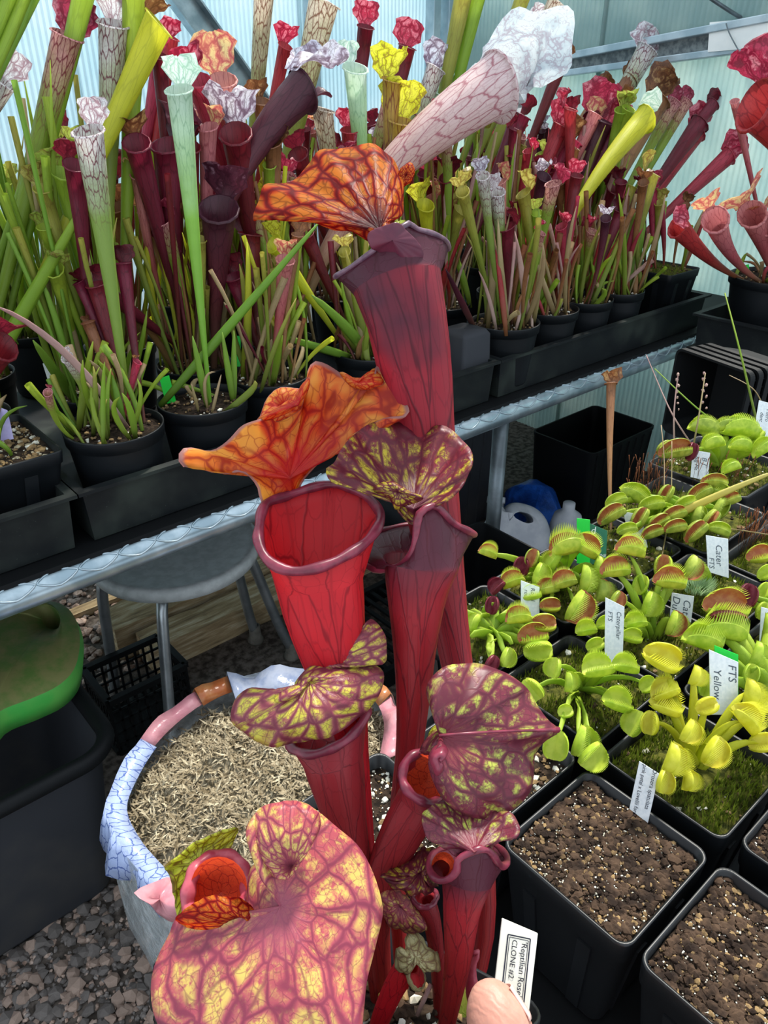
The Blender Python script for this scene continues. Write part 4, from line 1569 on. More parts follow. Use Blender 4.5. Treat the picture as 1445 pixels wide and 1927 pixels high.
row3 = [('r3a', .35, 1.66, 'third-row tall green stalks rising out of the picture at left'), ('r3b', .66, 1.66, 'third-row red-lidded pitchers before the diagonal brace'),
        ('r3c', .98, 1.68, 'third-row spotted white tall pitchers left of the wall post'), ('r3d', 1.3, 1.68, 'third-row tall slim maroon pitchers before the wall post'),
        ('r3e', 1.62, 1.68, 'third-row tall green brown-netted pitchers at upper centre'), ('r3f', 1.9, 1.68, 'third-row brown withered pitchers before the end wall'),
        ('r3g', 2.15, 1.68, 'third-row ghostly white frilled pitcher before the end wall rails')]
row4 = [('r4a', .15, 1.9, 'rearmost green clump against the back wall at far left'), ('r4b', .55, 1.9, 'rearmost clump against the wall behind the mint-white pitcher'), ('r4c', .95, 1.92, 'rearmost mixed clump left of the wall post'),
        ('r4d', 1.35, 1.92, 'rearmost mixed clump right below the wall post'), ('r4e', 1.72, 1.92, 'rearmost clump of olive stems in the wall corner'), ('r4f', 2.1, 1.92, 'rearmost maroon clump nearest the end wall')]
for kx, s, w, lab in row2 + row3 + row4:
    new_plant(kx, s, w, lab, r=.078)
new_plant('e1', 2.24, .93, 'squat pink pitchers in the large black pot on the end bench', r=.12, z=.97, h=.185)
new_plant('e2', 2.47, .70, 'crimson netted hood and tan stem leaning in at the right edge', r=.08)

cnt = [100]


def P(key, kind, base_off, top_px, hw, face=-90, w=None, mid_px=None, **kw):
    """a pitcher in pot key: top_px pixel of the mouth centre, hw half width in px"""
    t, c, r = POTS[key]
    cnt[0] += 1
    wv = w if w is not None else c.dot(E2) + .02
    top = RW(top_px[0], top_px[1], wv)
    d = (top - CAM).dot(FWD)
    base = c + cv(base_off[0] * r, base_off[1] * r, -.012)
    if mid_px:
        kw['bow'] = RW(mid_px[0], mid_px[1], (wv + c.dot(E2)) / 2) - (base + top) / 2
    return add_pitcher(t, kind, base, top, hw * d / FPX, face, seed=cnt[0], **kw)


# left block
P('r2a', 'green', (.3, .2), (40, -70), 15, hood_on=False, bow=cv(*(.01, 0, 0)))
P('r2a', 'leaf', (-.2, .2), (12, -60), 15, hood_on=False)
P('r2a', 'white', (-.4, -.3), (2, 150), 27, -60, lean=40)
P('r2a', 'green', (.6, -.1), (62, -40), 13, hood_on=False)
P('r2a', 'leaf', (.1, .5), (82, -50), 13, hood_on=False)
P('r2b', 'redwhite', (.1, 0), (127, 66), 27, -80, lean=55, hood_size=1.1, ruff=.2)
P('r2b', 'green', (.3, .4), (160, -20), 20, hood_on=False)
P('r2b', 'olive', (-.3, .3), (100, 130), 10, hood_on=False)
P('r2b', 'leaf', (-.5, 0), (95, 200), 12, hood_on=False)
P('r2c', 'white', (.1, .1), (213, 44), 27, -80, lean=60, hood_size=1.0)
P('r2b', 'yellow', (.3, -.4), (298, 42), 27, -20, w=1.38, mid_px=(165, 340), lean=80, hood_size=.7, hkind='brown')
P('r2c', 'green', (.5, .3), (256, -20), 25, hood_on=False)
P('r1b', 'white', (.25, .3), (166, 246), 28, -95, w=1.27, lean=20, hood_size=.8, ruff=.25)
P('r2d', 'dark', (0, 0), (256, 268), 24, -70, w=1.38, lean=85, hood_size=1.0, hkind='brown')
P('r2d', 'dark', (.3, -.3), (316, 272), 28, -110, w=1.40, lean=60, start=-40, hood_size=1.1, hkind='purple', bow=cv(*(-.04, 0, 0)))
P('r2d', 'dark', (-.4, .3), (300, 105), 15, -60, lean=60, hkind='crimson', hood_size=1.2)
P('r2d', 'purple', (.5, 0), (412, 392), 34, -95, w=1.34, lean=40, hood_size=.9)
P('r2d', 'dark', (.1, .4), (186, 540), 18, -80, w=1.36, lean=70)
P('r1c', 'mint', (.15, .05), (337, 168), 24, -95, w=1.26, lean=50, hood_size=1.0, ruff=.3, r0=.0035, wide=1.15)
P('r2e', 'pink', (-.3, .2), (418, 150), 25, -70, lean=20, hood_size=1.25, ruff=.2)
P('r2e', 'crimson', (-.1, .4), (372, 150), 22, -60, lean=45, hood_size=1.1)
P('r2e', 'dark', (-.4, -.2), (443, 250), 28, -85, w=1.40, lean=70, hkind='purplewhite', hood_size=1.25, ruff=.3, start=-30)
P('r2d', 'purplewhite', (.2, -.6), (570, 168), 36, 40, pw=2.0, w=1.40, mid_px=(360, 370), n=14, lean=70, hood_size=1.2, ruff=.3, slope=.3, hn=17, seg=20)
P('r2e', 'brown', (.2, .3), (492, 190), 16, -60, lean=60)
P('r3b', 'crimson', (.2, 0), (322, 70), 14, -60, lean=50)
P('r3b', 'redwhite', (0, .2), (365, 200), 20, -70, lean=45)
P('r3b', 'crimson', (-.3, .2), (300, 110), 14, lean=50)
P('r3c', 'crimson', (-.3, 0), (537, 86), 13, -60, lean=70, hood_size=1.3, w=1.6)
P('r3c', 'brownspot', (0, .3), (497, -12), 19, hood_on=False)
P('r3c', 'brownspot', (.4, .1), (610, 0), 29, -60, hood_on=False)
P('r3c', 'purple', (.3, -.3), (528, 330), 22, lean=70)
P('r2f', 'brownspot', (-.4, 0), (606, 205), 20, 10, w=1.46, lean=130, hood_size=1.1, hkind='purple', start=0)
P('r2f', 'mint', (.2, .2), (668, 128), 22, -60, w=1.46, lean=25, hood_size=.8, r0=.003, ruff=.3)
P('r2f', 'yellowred', (.6, 0), (757, 228), 24, -80, w=1.46, lean=55, hood_size=1.3, hkind='yellow')
P('r2f', 'yellowred', (.6, .4), (737, 150), 18, -60, w=1.50, lean=80, hood_size=1.5, hkind='yellow')
P('r2f', 'dark', (-.2, -.3), (560, 290), 18, lean=70)
P('r3d', 'dark', (-.2, .1), (688, 50), 15, -80, lean=40, hood_size=1.2, hkind='crimson')
P('r3d', 'dark', (.4, 0), (766, 88), 16, -80, lean=35, hood_size=1.3, hkind='crimson')
P('r3d', 'mint', (.7, .2), (826, 180), 19, -80, lean=40, hood_size=1.2, ruff=.3)
P('r3d', 'white', (.5, -.3), (820, 128), 18, -70, lean=50, hood_size=1.2, hkind='purplewhite')
P('r3d', 'redwhite', (-.4, -.2), (735, 190), 16, lean=50)
P('r2e', 'pinkwhite', (.6, -.3), (935, 160), 54, 20, w=1.36, mid_px=(560, 400), n=14, lean=150, hood_size=1.2, ruff=.22, slope=.25, start=-20, wide=1.25, r0=.006, hn=21, seg=24, pw=1.7)
P('r2g', 'yellow', (-.3, -.2), (800, 385), 15, -60, w=1.4, lean=40, hood_size=1.2)
P('r2g', 'dark', (.2, .2), (980, 215), 19, -80, lean=70)
P('r3e', 'brownspot', (.3, 0), (1052, 4), 23, -60, hood_on=False, w=1.55)
P('r3e', 'brownspot', (-.2, .2), (1014, 40), 15, -80, lean=50, hood_size=.9)
P('r3e', 'olive', (-.3, 0), (993, -30), 15, hood_on=False)
P('r3e', 'olive', (-.7, .2), (876, -30), 18, hood_on=False)
P('r3e', 'green', (-.5, .4), (905, -40), 18, hood_on=False)
P('r2h', 'crimson', (0, 0), (1076, 262), 20, -70, lean=70, hkind='brown')
P('r2h', 'crimson', (-.3, .2), (1056, 235), 16, -80, lean=50, hood_size=1.2)
P('r2h', 'crimson', (-.3, -.3), (1037, 296), 9, -80, lean=70, hood_size=.6)
P('r2h', 'dark', (.2, -.2), (1062, 300), 16, -80, lean=70, hkind='crimson')
P('r2h', 'pink', (.3, .3), (1120, 215), 14, lean=40)
P('r2i', 'dark', (-.3, -.2), (1156, 248), 23, -75, lean=50, hood_size=1.1, hkind='crimson', w=1.42)
P('r1g', 'yellow', (-.1, -.2), (1214, 222), 22, 10, pw=1.9, w=1.30, mid_px=(1020, 430), n=14, lean=75, hood_size=1.0, hkind='mint', r0=.0035)
P('r2i', 'purple', (.1, .2), (1130, 225), 24, -80, lean=50, hood_size=1.2, hkind='redwhite')
P('r2i', 'brown', (.5, .1), (1240, 185), 22, -60, lean=80, hood_size=1.2)
P('r3f', 'brown', (.1, .1), (1186, 150), 15, -70, lean=70)
P('r3f', 'brown', (-.2, .1), (1138, 165), 12, -70, lean=80)
P('r3f', 'dark', (-.3, 0), (1060, 110), 13, lean=60, hkind='brown')
P('r3g', 'white', (-.2, .1), (1218, 92), 20, -85, lean=12, hood_size=1.1, ruff=.5)
P('r3g', 'brown', (.4, .1), (1274, 105), 11, -70, lean=50, hood_size=1.3)
P('r2j', 'redwhite', (-.1, .1), (1270, 190), 13, -80, lean=40, hood_size=1.0)
P('r2j', 'redwhite', (.2, .1), (1292, 190), 12, -80, lean=40, hood_size=1.0)
P('r2j', 'dark', (.4, 0), (1316, 232), 18, -80, lean=70, hkind='crimson')
P('r2j', 'crimson', (.6, -.2), (1312, 250), 16, -70, lean=60)
P('r2j', 'dark', (.6, .4), (1342, 195), 12, -60, lean=80)
P('e2', 'crimson', (.2, 0), (1420, 196), 40, 200, lean=20, start=-40, hood_size=.85, ruff=.3, w=.95, hkind='redwhite', hn=17, seg=20, mid_px=(1540, 330))
P('e1', 'pink', (.2, .6), (1382, 190), 8, hood_on=False, w=1.1)
P('e2', 'crimson', (.9, .3), (1456, -2), 9, -90, lean=30, w=.85, hood_size=1.3, wide=1.2, mid_px=(1560, 250), hkind='redwhite')
P('e1', 'pink', (-.4, -.2), (1345, 412), 22, -100, lean=25, hood_size=.9, w=.96, bow=cv(*(-.03, 0, -.02)))
P('e1', 'pink', (.05, .1), (1414, 402), 23, -90, lean=60, hood_size=1.2, wide=1.3, w=.95)
P('e1', 'crimson', (-.7, .1), (1276, 425), 20, 170, lean=60, hood_size=.8, w=1.0, bow=cv(*(0, 0, -.03)))
P('e1', 'pink', (.4, -.1), (1448, 420), 22, -90, lean=60, w=.93)
P('r2j', 'crimson', (.5, -.4), (1372, 292), 16, -60, lean=70, hood_size=1.3, w=1.3)

# near row details
P('r1a', 'dark', (-.5, -.2), (6, 650), 26, -40, w=1.2, lean=70)
P('r1b', 'white', (-.1, -.1), (126, 672), 11, -90, w=1.22, lean=10, hood_size=.5, hkind='white')
P('r1b', 'redwhite', (-.6, -.5), (90, 738), 8, -90, w=1.2, lean=20, hood_size=.6, bow=cv(*(-.02, 0, -.02)))
P('r1b', 'crimson', (.1, .1), (258, 680), 8, -30, w=1.22, lean=90, hood_size=.7, hkind='brown')
P('r1b', 'brown', (.3, .2), (165, 606), 12, -60, w=1.32, lean=70, hood_size=.5)
P('r1b', 'dark', (.2, .5), (180, 535), 17, -80, w=1.33, lean=70)
P('r1b', 'dark', (.5, .4), (232, 495), 15, -80, w=1.35, lean=50)
P('r1b', 'dark', (.3, .6), (148, 530), 11, -100, w=1.36, lean=90)
P('r1e', 'yellow', (-.6, .1), (515, 458), 16, -120, w=1.33, lean=20, hood_size=.9, r0=.004, start=-30)
P('r1e', 'dark', (-.4, .4), (575, 440), 15, -80, w=1.38, lean=60)
P('r1d', 'dark', (-.1, .3), (440, 520), 18, -80, w=1.36, lean=60)
P('r1d', 'dark', (-.3, .3), (470, 440), 20, -60, w=1.40, lean=70)
P('r1f', 'olive', (-.2, .3), (870, 360), 12, lean=50)
P('r1f', 'white', (.1, .2), (935, 360), 14, -80, lean=20, hood_size=.8)
P('r1f', 'white', (-.1, .1), (908, 330), 12, -90, lean=30, hood_size=1.0, hkind='purplewhite')
P('r1g', 'green', (-.2, .1), (1010, 400), 10, -90, lean=40)
P('r1g', 'dark', (.2, .3), (1085, 330), 12, -90, lean=60, hkind='crimson')
P('r1h', 'dark', (.1, .1), (1167, 400), 12, -90, lean=70, hood_size=1.0)
P('r1h', 'olive', (.3, .2), (1190, 350), 9, hood_on=False)

# sword leaves
GL, OL, LF = KIND['green'][0], KIND['olive'][0], KIND['leaf'][0]


def leaf_px(key, base_off, tip_px, hw, mat, w=None, bow=(0, 0, 0), **kw):
    t, c, r = POTS[key]
    wv = w if w is not None else c.dot(E2)
    tip = RW(tip_px[0], tip_px[1], wv)
    d = (tip - CAM).dot(FWD)
    base = c + cv(base_off[0] * r, base_off[1] * r, -.012)
    return blade(t, base, tip, hw * d / FPX, cv(*bow), mat, **kw)


leaf_px('r1c', (-.95, -.2), (606, 412), 9, LF, w=1.16, bow=(0, 0, .0), name='leaf', bluntness=.97)
leaf_px('r2b', (.0, -.4), (178, 352), 14, GL, w=1.34)
leaf_px('r2c', (-.3, -.5), (62, 640), 11, LF, w=1.30)
o_ = leaf_px('r1b', (.25, .1), (-10, 575), 8, M['drypink'], w=1.17, bow=(0, 0, .07), bluntness=.99)
leaf_px('r1c', (.15, -.2), (362, 632), 7, LF, w=1.22, bluntness=.97)
leaf_px('r1c', (.65, .15), (418, 625), 6, LF, w=1.22, bluntness=.97)
leaf_px('r1c', (.66, .2), (440, 622), 6, LF, w=1.23, bluntness=.97)
leaf_px('r1c', (.2, -.4), (405, 700), 3, M['dry'], w=1.2, bow=(-.02, 0, .04))
leaf_px('r1c', (.3, -.5), (416, 705), 3, M['dry'], w=1.2)
leaf_px('r1c', (.0, -.45), (360, 722), 3, M['dry'], w=1.2)
leaf_px('r1i', (-.2, -.1), (1196, 400), 15, LF, w=1.22, bluntness=.8)
leaf_px('r1i', (.2, -.1), (1212, 412), 14, LF, w=1.22, bluntness=.8)
leaf_px('r1g', (-.3, -.3), (1014, 395), 9, LF, w=1.2, bluntness=.9)
leaf_px('r1e', (-.1, -.2), (586, 555), 11, LF, w=1.24, bluntness=.8, bow=(.02, 0, 0))
for tp, hw in (((650, 470), 9), ((672, 548), 8), ((640, 600), 7), ((690, 430), 9), ((625, 585), 7), ((690, 640), 5)):
    leaf_px('r1e', (RNG.uniform(-.3, .4), RNG.uniform(-.4, 0)), tp, hw, KIND['olive'][0], w=1.26)
leaf_px('r1e', (-.5, -.3), (520, 630), 9, KIND['leaf'][0], w=1.24)
leaf_px('r1f', (-.9, -.3), (838, 505), 7, KIND['purple'][0], w=1.1, bow=(0, 0, .0))

# fill: the thicket of stems, older tubes and blades in every pot
rg = random.Random(99)
left_k = ['green', 'green', 'leaf', 'olive', 'green', 'white', 'dark']
mid_k = ['dark', 'dark', 'purple', 'olive', 'green', 'pink', 'brown', 'yellow', 'redwhite', 'crimson']
right_k = ['crimson', 'dark', 'pink', 'brown', 'olive', 'green', 'redwhite', 'dark', 'purplewhite']
for key, (t, c, r) in POTS.items():
    s, w = c.dot(E1), c.dot(E2)
    rowi = key[1]
    if key in ('e1', 'r1a', 'r1c', 'r1j'):
        nb_, nt = {'e1': 8, 'r1a': 8, 'r1c': 5, 'r1j': 5}[key], 0
        if key == 'r1j':
            nt = 5
    else:
        nb_, nt = (34, 3) if rowi == '1' else (38, 9)
        if rowi in '34':
            nb_, nt = 30, 11
        if s < .6 and rowi != '1':
            nb_ = 46
    if key == 'r1b':
        nb_, nt = 34, 0
    kinds = left_k if s < .6 else mid_k if s < 1.35 else right_k
    for i in range(nt):
        a = rg.uniform(0, 6.28)
        hgt = rg.uniform(.22, .46) if rowi != '1' else rg.uniform(.16, .32)
        ln = rg.uniform(.02, .07)
        base = c + Vector((rg.uniform(-.5, .5) * r, rg.uniform(-.5, .5) * r, -.012))
        top = base + Vector((math.cos(a) * ln, math.sin(a) * ln, hgt))
        add_pitcher(t, rg.choice(kinds), base, top, rg.uniform(.010, .019), -90 + rg.uniform(-70, 70), lean=rg.uniform(30, 85), ruff=rg.uniform(.2, .5), hood_size=rg.uniform(.9, 1.3), seed=rg.randrange(10 ** 6), bow=cv(*(rg.uniform(-.02, .02), rg.uniform(-.02, .02), 0)), n=8, seg=10)
    for i in range(nb_):
        a = rg.uniform(0, 6.28)
        hgt = rg.uniform(.05, .28) if rowi == '1' else rg.uniform(.10, .56 if s < .6 else .42)
        if key in ('r1a', 'r1c', 'e1'):
            hgt = rg.uniform(.02, .07)
        if key == 'r1b':
            hgt = rg.uniform(.05, .15)
        ln = rg.uniform(.01, .09)
        base = c + Vector((rg.uniform(-.75, .75) * r, rg.uniform(-.75, .75) * r, -.012))
        tip = base + Vector((math.cos(a) * ln, math.sin(a) * ln, hgt))
        if s < .65:
            m = rg.choice([GL, GL, OL, LF, M['dry']])
        elif s < 1.35:
            m = rg.choice([OL, GL, M['dry'], KIND['dark'][0], KIND['brown'][0], KIND['yellow'][0]])
        else:
            m = rg.choice([OL, GL, M['dry'], KIND['crimson'][0], KIND['brown'][0], GL, M['drypink']])
        if rg.random() < .5:
            blade(t, base, tip, rg.uniform(.003, .008), Vector((rg.uniform(-.03, .03), rg.uniform(-.03, .03), .02)), m, n=6)
        else:
            mb = MB()
            mid_ = (base + tip) / 2 + Vector((rg.uniform(-.02, .02), rg.uniform(-.02, .02), .01))
            pts = [base * (1 - q) ** 2 + mid_ * (2 * q * (1 - q)) + tip * q * q for q in [x / 6 for x in range(7)]]
            rr = rg.uniform(.003, .006)
            mb.tube(pts, [rr * .6, rr * .7, rr * .8, rr * .9, rr, rr * 1.15, rr * 1.2], 7, cap=False)
            mb.build('stalk', m, t)
# small dark box beside the tall pitcher
bx_ = thing('small_bin', 'small dark grey box standing in the tray right of the tall pitcher', 'box', B(1.30, 1.21, .775))
mb = MB()
cB = B(1.30, 1.21, .775)
rows = [rr_ring(cB, E1, E2, .05, .05, .01), rr_ring(cB + Z3 * .155, E1, E2, .045, .045, .01), rr_ring(cB + Z3 * .165, E1, E2, .038, .038, .01), rr_ring(cB + Z3 * .165, E1, E2, .001, .001, .0005)]
mb.grid(rows, closed=True)
mb.build('body', M['tub'], bx_)
# ------------------------------------------------------------------ the held pitcher plant
def tube_sections(secs, n=26, seg=28):
    """secs: (px,py,d,halfwidth_px) base to top -> resampled centres, radii, rings"""
    cs = [Q(a, b, d) for a, b, d, h in secs]
    rs = [h * d / FPX for a, b, d, h in secs]
    # spline with radius carried along
    L = [0.0]
    for i in range(1, len(cs)):
        L.append(L[-1] + (cs[i] - cs[i - 1]).length)
    pts = spline(cs, n)
    out, acc = [], 0.0
    LL = [0.0]
    for i in range(1, n):
        LL.append(LL[-1] + (pts[i] - pts[i - 1]).length)
    for i in range(n):
        s = LL[i] / LL[-1] * L[-1]
        j = 0
        while j < len(L) - 2 and L[j + 1] < s:
            j += 1
        t = (s - L[j]) / max(1e-9, L[j + 1] - L[j])
        t = min(1, max(0, t))
        a = rs[max(0, j - 1)]; b = rs[j]; c = rs[j + 1]; d_ = rs[min(len(rs) - 1, j + 2)]
        out.append(max(0.001, cr(a, b, c, d_, t)))
    rings = []
    X = None
    for i in range(n):
        a = pts[max(0, i - 1)]; b = pts[min(n - 1, i + 1)]
        t = (b - a).normalized()
        if X is None:
            X = (FWD - t * FWD.dot(t)).normalized()      # seam on the far side
        X = (X - t * X.dot(t)).normalized()
        Y = t.cross(X)
        rings.append([pts[i] + (X * math.cos(2 * math.pi * k / seg) + Y * math.sin(2 * math.pi * k / seg)) * out[i] for k in range(seg)])
    return rings


def match_loop(ring, loop):
    """rotate / flip loop so it lines up with ring"""
    n = len(ring)
    best = None
    rc = sum(ring, Vector()) / n
    lc = sum(loop, Vector()) / n
    for flip in (0, 1):
        lp = loop[::-1] if flip else loop
        for s in range(n):
            e = 0
            for k in range(0, n, 2):
                e += ((ring[k] - rc) - (lp[(k + s) % n] - lc)).length_squared
            if best is None or e < best[0]:
                best = (e, flip, s)
    lp = loop[::-1] if best[1] else loop
    return [lp[(k + best[2]) % n] for k in range(n)]


def held_pitcher(root, name, secs, mouth, tmat, lipmat, lip_r=0.0016, label=None, seg=28, n=26, blend=6, keel=None):
    rings = tube_sections(secs, n, seg)
    if mouth:
        loop = spline([Q(*m) for m in mouth], seg, closed=True)
        loop = match_loop(rings[-1], loop)
        last = rings[-1]
        nx = []
        for j in range(1, blend + 1):
            t = j / blend
            e = t * t * (3 - 2 * t) * 0.5 + t * t * 0.5
            nx.append([last[k].lerp(loop[k], e) for k in range(seg)])
        rings = rings + nx
    mb = MB()
    mb.grid(rings, closed=True)
    o = mb.build(name, tmat, root)
    solid(o, 0.0007, -1)
    if label:
        o['label'] = label
    if mouth:
        lb = MB()
        lr = [lip_r * (1 + 0.12 * math.sin(5 * 2 * math.pi * k / seg)) for k in range(seg * 2)]
        lb.tube(spline(loop, seg * 2, closed=True), lr, 10, closed=True)
        lb.build('lip', lipmat, o)
    if keel:
        kb = MB()
        ka = spline([Q(*p) for p in keel[0]], 16)
        kc = spline([Q(*p) for p in keel[1]], 16)
        kb.grid([ka, [a.lerp(b, 0.5) - FWD * 0.001 for a, b in zip(ka, kc)], kc])
        solid(kb.build('wing', tmat, o), 0.001)
    return o


def hood(parent, name, centre, outline, mat, bulge=0.006, rings=12, seg=72, wav=0.0014, th=0.0009, wf=7, power=1.0, cup=0.0, label=None, seed=0):
    c = Q(*centre)
    out = spline([Q(*p) for p in outline], seg, closed=True)
    mb = MB()
    rows, uvs = [], []
    nrm = -FWD
    for r in range(rings + 1):
        t = r / rings
        row = []
        for k in range(seg):
            p = c.lerp(out[k], t ** power)
            b = bulge * (math.sin(math.pi * min(1, t * 1.0)) ** 1.0) - cup * t * t
            wv = wav * t * t * math.sin(wf * 2 * math.pi * k / seg + seed) + 0.6 * wav * t * math.sin((wf * 2 + 3) * 2 * math.pi * k / seg + 1.3 + seed)
            nn = noise.noise(p * 90 + Vector((seed * 3.1, 0, 0))) * 0.0018 * t
            row.append(p + nrm * (b + wv + nn))
            uvs.append((k / seg, t))
        rows.append(row)
    mb.grid(rows, closed=True, uvs=uvs)
    o = mb.build(name, mat, parent)
    solid(o, th)
    if label:
        o['label'] = label
    return o


held = thing('pitcher_plant', 'large red pitcher plant held up by hand in the foreground', 'plant', Q(690, 2080, 0.40))


def dd(pts, d):
    return [(p[0], p[1], d + (p[2] if len(p) > 2 else 0.0)) for p in pts]


# --- pitcher A, tallest, seen from behind
A = held_pitcher(held, 'pitcher',
    [(815, 2040, .420, 10), (875, 1900, .420, 16), (912, 1750, .418, 19), (906, 1580, .415, 22), (884, 1400, .412, 25), (858, 1240, .410, 30), (842, 1150, .408, 38),
     (812, 940, .402, 52), (795, 800, .392, 60), (787, 734, .384, 66), (776, 665, .376, 72), (764, 596, .366, 76), (755, 561, .366, 79), (748, 535, .367, 84)],
    dd([(748, 436, -.022), (700, 474, -.014), (655, 506, -.002), (630, 521, .012), (660, 508, .04), (740, 470, .062), (808, 450, .055), (842, 470, .03), (838, 452, .012), (815, 440, .0), (785, 431, -.012), (764, 420, -.02)], .366),
    M['A_tube'], M['lip_grey'], 0.0013, 'tallest wine-red tube seen from behind')
hood(A, 'hood', (714, 434, .345), dd([(752, 446, -.006), (738, 420, -.004), (756, 404, .004), (758, 372, .010), (757, 345, .014), (748, 316, .018), (734, 294, .02), (700, 272, .022), (658, 281, .022), (606, 281, .02),
     (578, 316, .016), (547, 342, .012), (504, 347, .006), (488, 378, 0.0), (475, 411, -.006), (502, 407, -.006), (554, 408, -.004), (588, 415, -.004), (623, 431, -.004), (660, 436, -.006), (692, 452, -.008), (730, 470, -.008)], .36),
    M['A_lid'], 0.004, 12, 84, .001, label='backlit orange-red hood with dark net of veins')
hood(A, 'column', (738, 452, .3400), dd([(694, 440, .004), (730, 424, 0), (750, 420, .0), (766, 436, .003), (788, 458, .006), (796, 478, .010), (788, 500, .012), (768, 508, .012), (748, 498, .012), (728, 484, .010), (712, 472, .008), (698, 466, .006)], .3405), M['A_column'], 0.0005, 20, 110, .0002)
hood(A, 'hood_tip', (764, 332, .3755), dd([(752, 350), (752, 322), (768, 308), (777, 312), (778, 330), (766, 346)], .3755), M['A_lid'], 0.002, 5, 24, .0005)

# --- pitcher B, glowing, open towards the camera
Bp = held_pitcher(held, 'pitcher',
    [(760, 2060, .385, 9), (715, 1760, .378, 13), (690, 1610, .374, 17), (676, 1500, .372, 23), (664, 1400, .368, 29), (650, 1330, .365, 42), (632, 1255, .362, 57), (613, 1165, .358, 74), (602, 1100, .356, 82)],
    dd([(488, 992, -.006), (487, 1022, -.014), (508, 1058, -.02), (552, 1075, -.022), (606, 1066, -.02), (652, 1045, -.014), (694, 1015, -.004), (716, 978, .008), (706, 951, .018), (677, 927, .024), (631, 912, .028), (586, 918, .026), (545, 932, .022), (505, 945, .012), (492, 965, .002)], .356),
    M['B_tube'], M['lip'], 0.0024, 'glowing scarlet tube with wide open mouth')
hood(Bp, 'hood', (545, 900, .372), dd([(494, 945, -.002), (485, 915, -.004), (457, 888, -.01), (415, 890, -.018), (382, 884, -.024), (366, 866, -.028), (346, 879, -.034), (338, 862, -.034), (350, 843, -.03), (403, 846, -.018), (457, 802, -.004), (494, 787, .006),
     (520, 778, .012), (548, 757, .014), (572, 728, .018), (579, 700, .02), (592, 682, .018), (615, 686, .014), (642, 702, .01), (673, 724, .004), (703, 722, 0), (710, 690, .002), (735, 710, 0), (760, 743, -.002), (768, 780, -.004), (727, 786, .0), (685, 806, .004), (636, 838, .008), (602, 868, .01), (572, 902, .012), (558, 935, .012), (548, 965, .006), (538, 985, .002), (520, 965, 0)], .372),
    M['B_lid'], -0.006, 14, 96, .0016, label='large amber and red wavy hood')
hood(Bp, 'hood_lobe', (535, 765, .389), dd([(490, 796, -.006), (500, 757), (512, 740), (530, 730), (552, 731), (572, 738, -.002), (562, 772, -.004), (525, 792, -.006)], .390), M['B_lid'], 0.003, 6, 40, .0006)
hood(Bp, 'hood_edge', (560, 762, .366), dd([(484, 792, 0), (520, 784, -.003), (552, 768, -.005), (576, 740, -.004), (583, 712, 0), (572, 722, .004), (555, 744, .006), (528, 764, .005), (500, 776, .004)], .38), M['B_lid'], 0.004, 5, 48, .0005)
hood(Bp, 'hood_edge', (672, 720, .368), dd([(640, 701, 0), (665, 712, -.004), (690, 710, -.005), (708, 692, -.002), (716, 700, 0), (722, 722, -.004), (708, 728, -.005), (690, 734, -.004), (660, 726, -.002)], .376), M['B_lid'], 0.004, 5, 40, .0006)

# --- pitcher C, centre, dark, mouth turned away to the left
Cp = held_pitcher(held, 'pitcher',
    [(770, 2060, .392, 9), (748, 1700, .386, 15), (752, 1550, .383, 20), (765, 1450, .380, 24), (771, 1400, .378, 26), (778, 1300, .374, 33), (781, 1200, .370, 43), (785, 1110, .366, 58), (792, 1060, .364, 72)],
    dd([(790, 966, -.016), (783, 1000, -.016), (776, 1040, -.012), (752, 1064, -.004), (714, 1072, .002), (690, 1063, .008), (683, 1036, .016), (698, 1008, .028), (760, 990, .05), (830, 990, .05), (872, 1002, .034), (893, 1006, .022), (874, 996, .008), (852, 984, -.002), (834, 966, -.008), (822, 950, -.012)], .364),
    M['C_tube'], M['lip'], 0.0018, 'deep red tube in the centre')
hood(Cp, 'hood', (777, 958, .350), dd([(757, 972, -.003), (745, 955, -.003), (738, 935, -.004), (702, 921, -.008), (665, 917, -.012), (625, 906, -.016), (613, 884, -.016), (627, 872, -.01), (644, 843, 0), (669, 815, .01), (706, 794, .016), (731, 800, .018), (752, 795, .02), (777, 810, .02), (797, 811, .02), (831, 801, .018), (860, 818, .012), (889, 855, .002), (876, 905, -.006), (851, 935, -.01), (826, 950, -.008), (812, 962, -.006), (800, 985, -.004), (778, 990, -.004)], .358),
    M['C_lid'], -0.003, 12, 84, .0014, label='maroon hood flecked with yellow')
hood(Cp, 'hood_fold', (748, 925, .345), dd([(702, 921, 0), (722, 908, -.003), (742, 908, -.004), (770, 926, -.004), (796, 936, -.004), (785, 944, -.001), (765, 950, 0), (745, 958, 0), (735, 940, 0)], .349), M['C_lid'], 0.003, 6, 40, .0005)

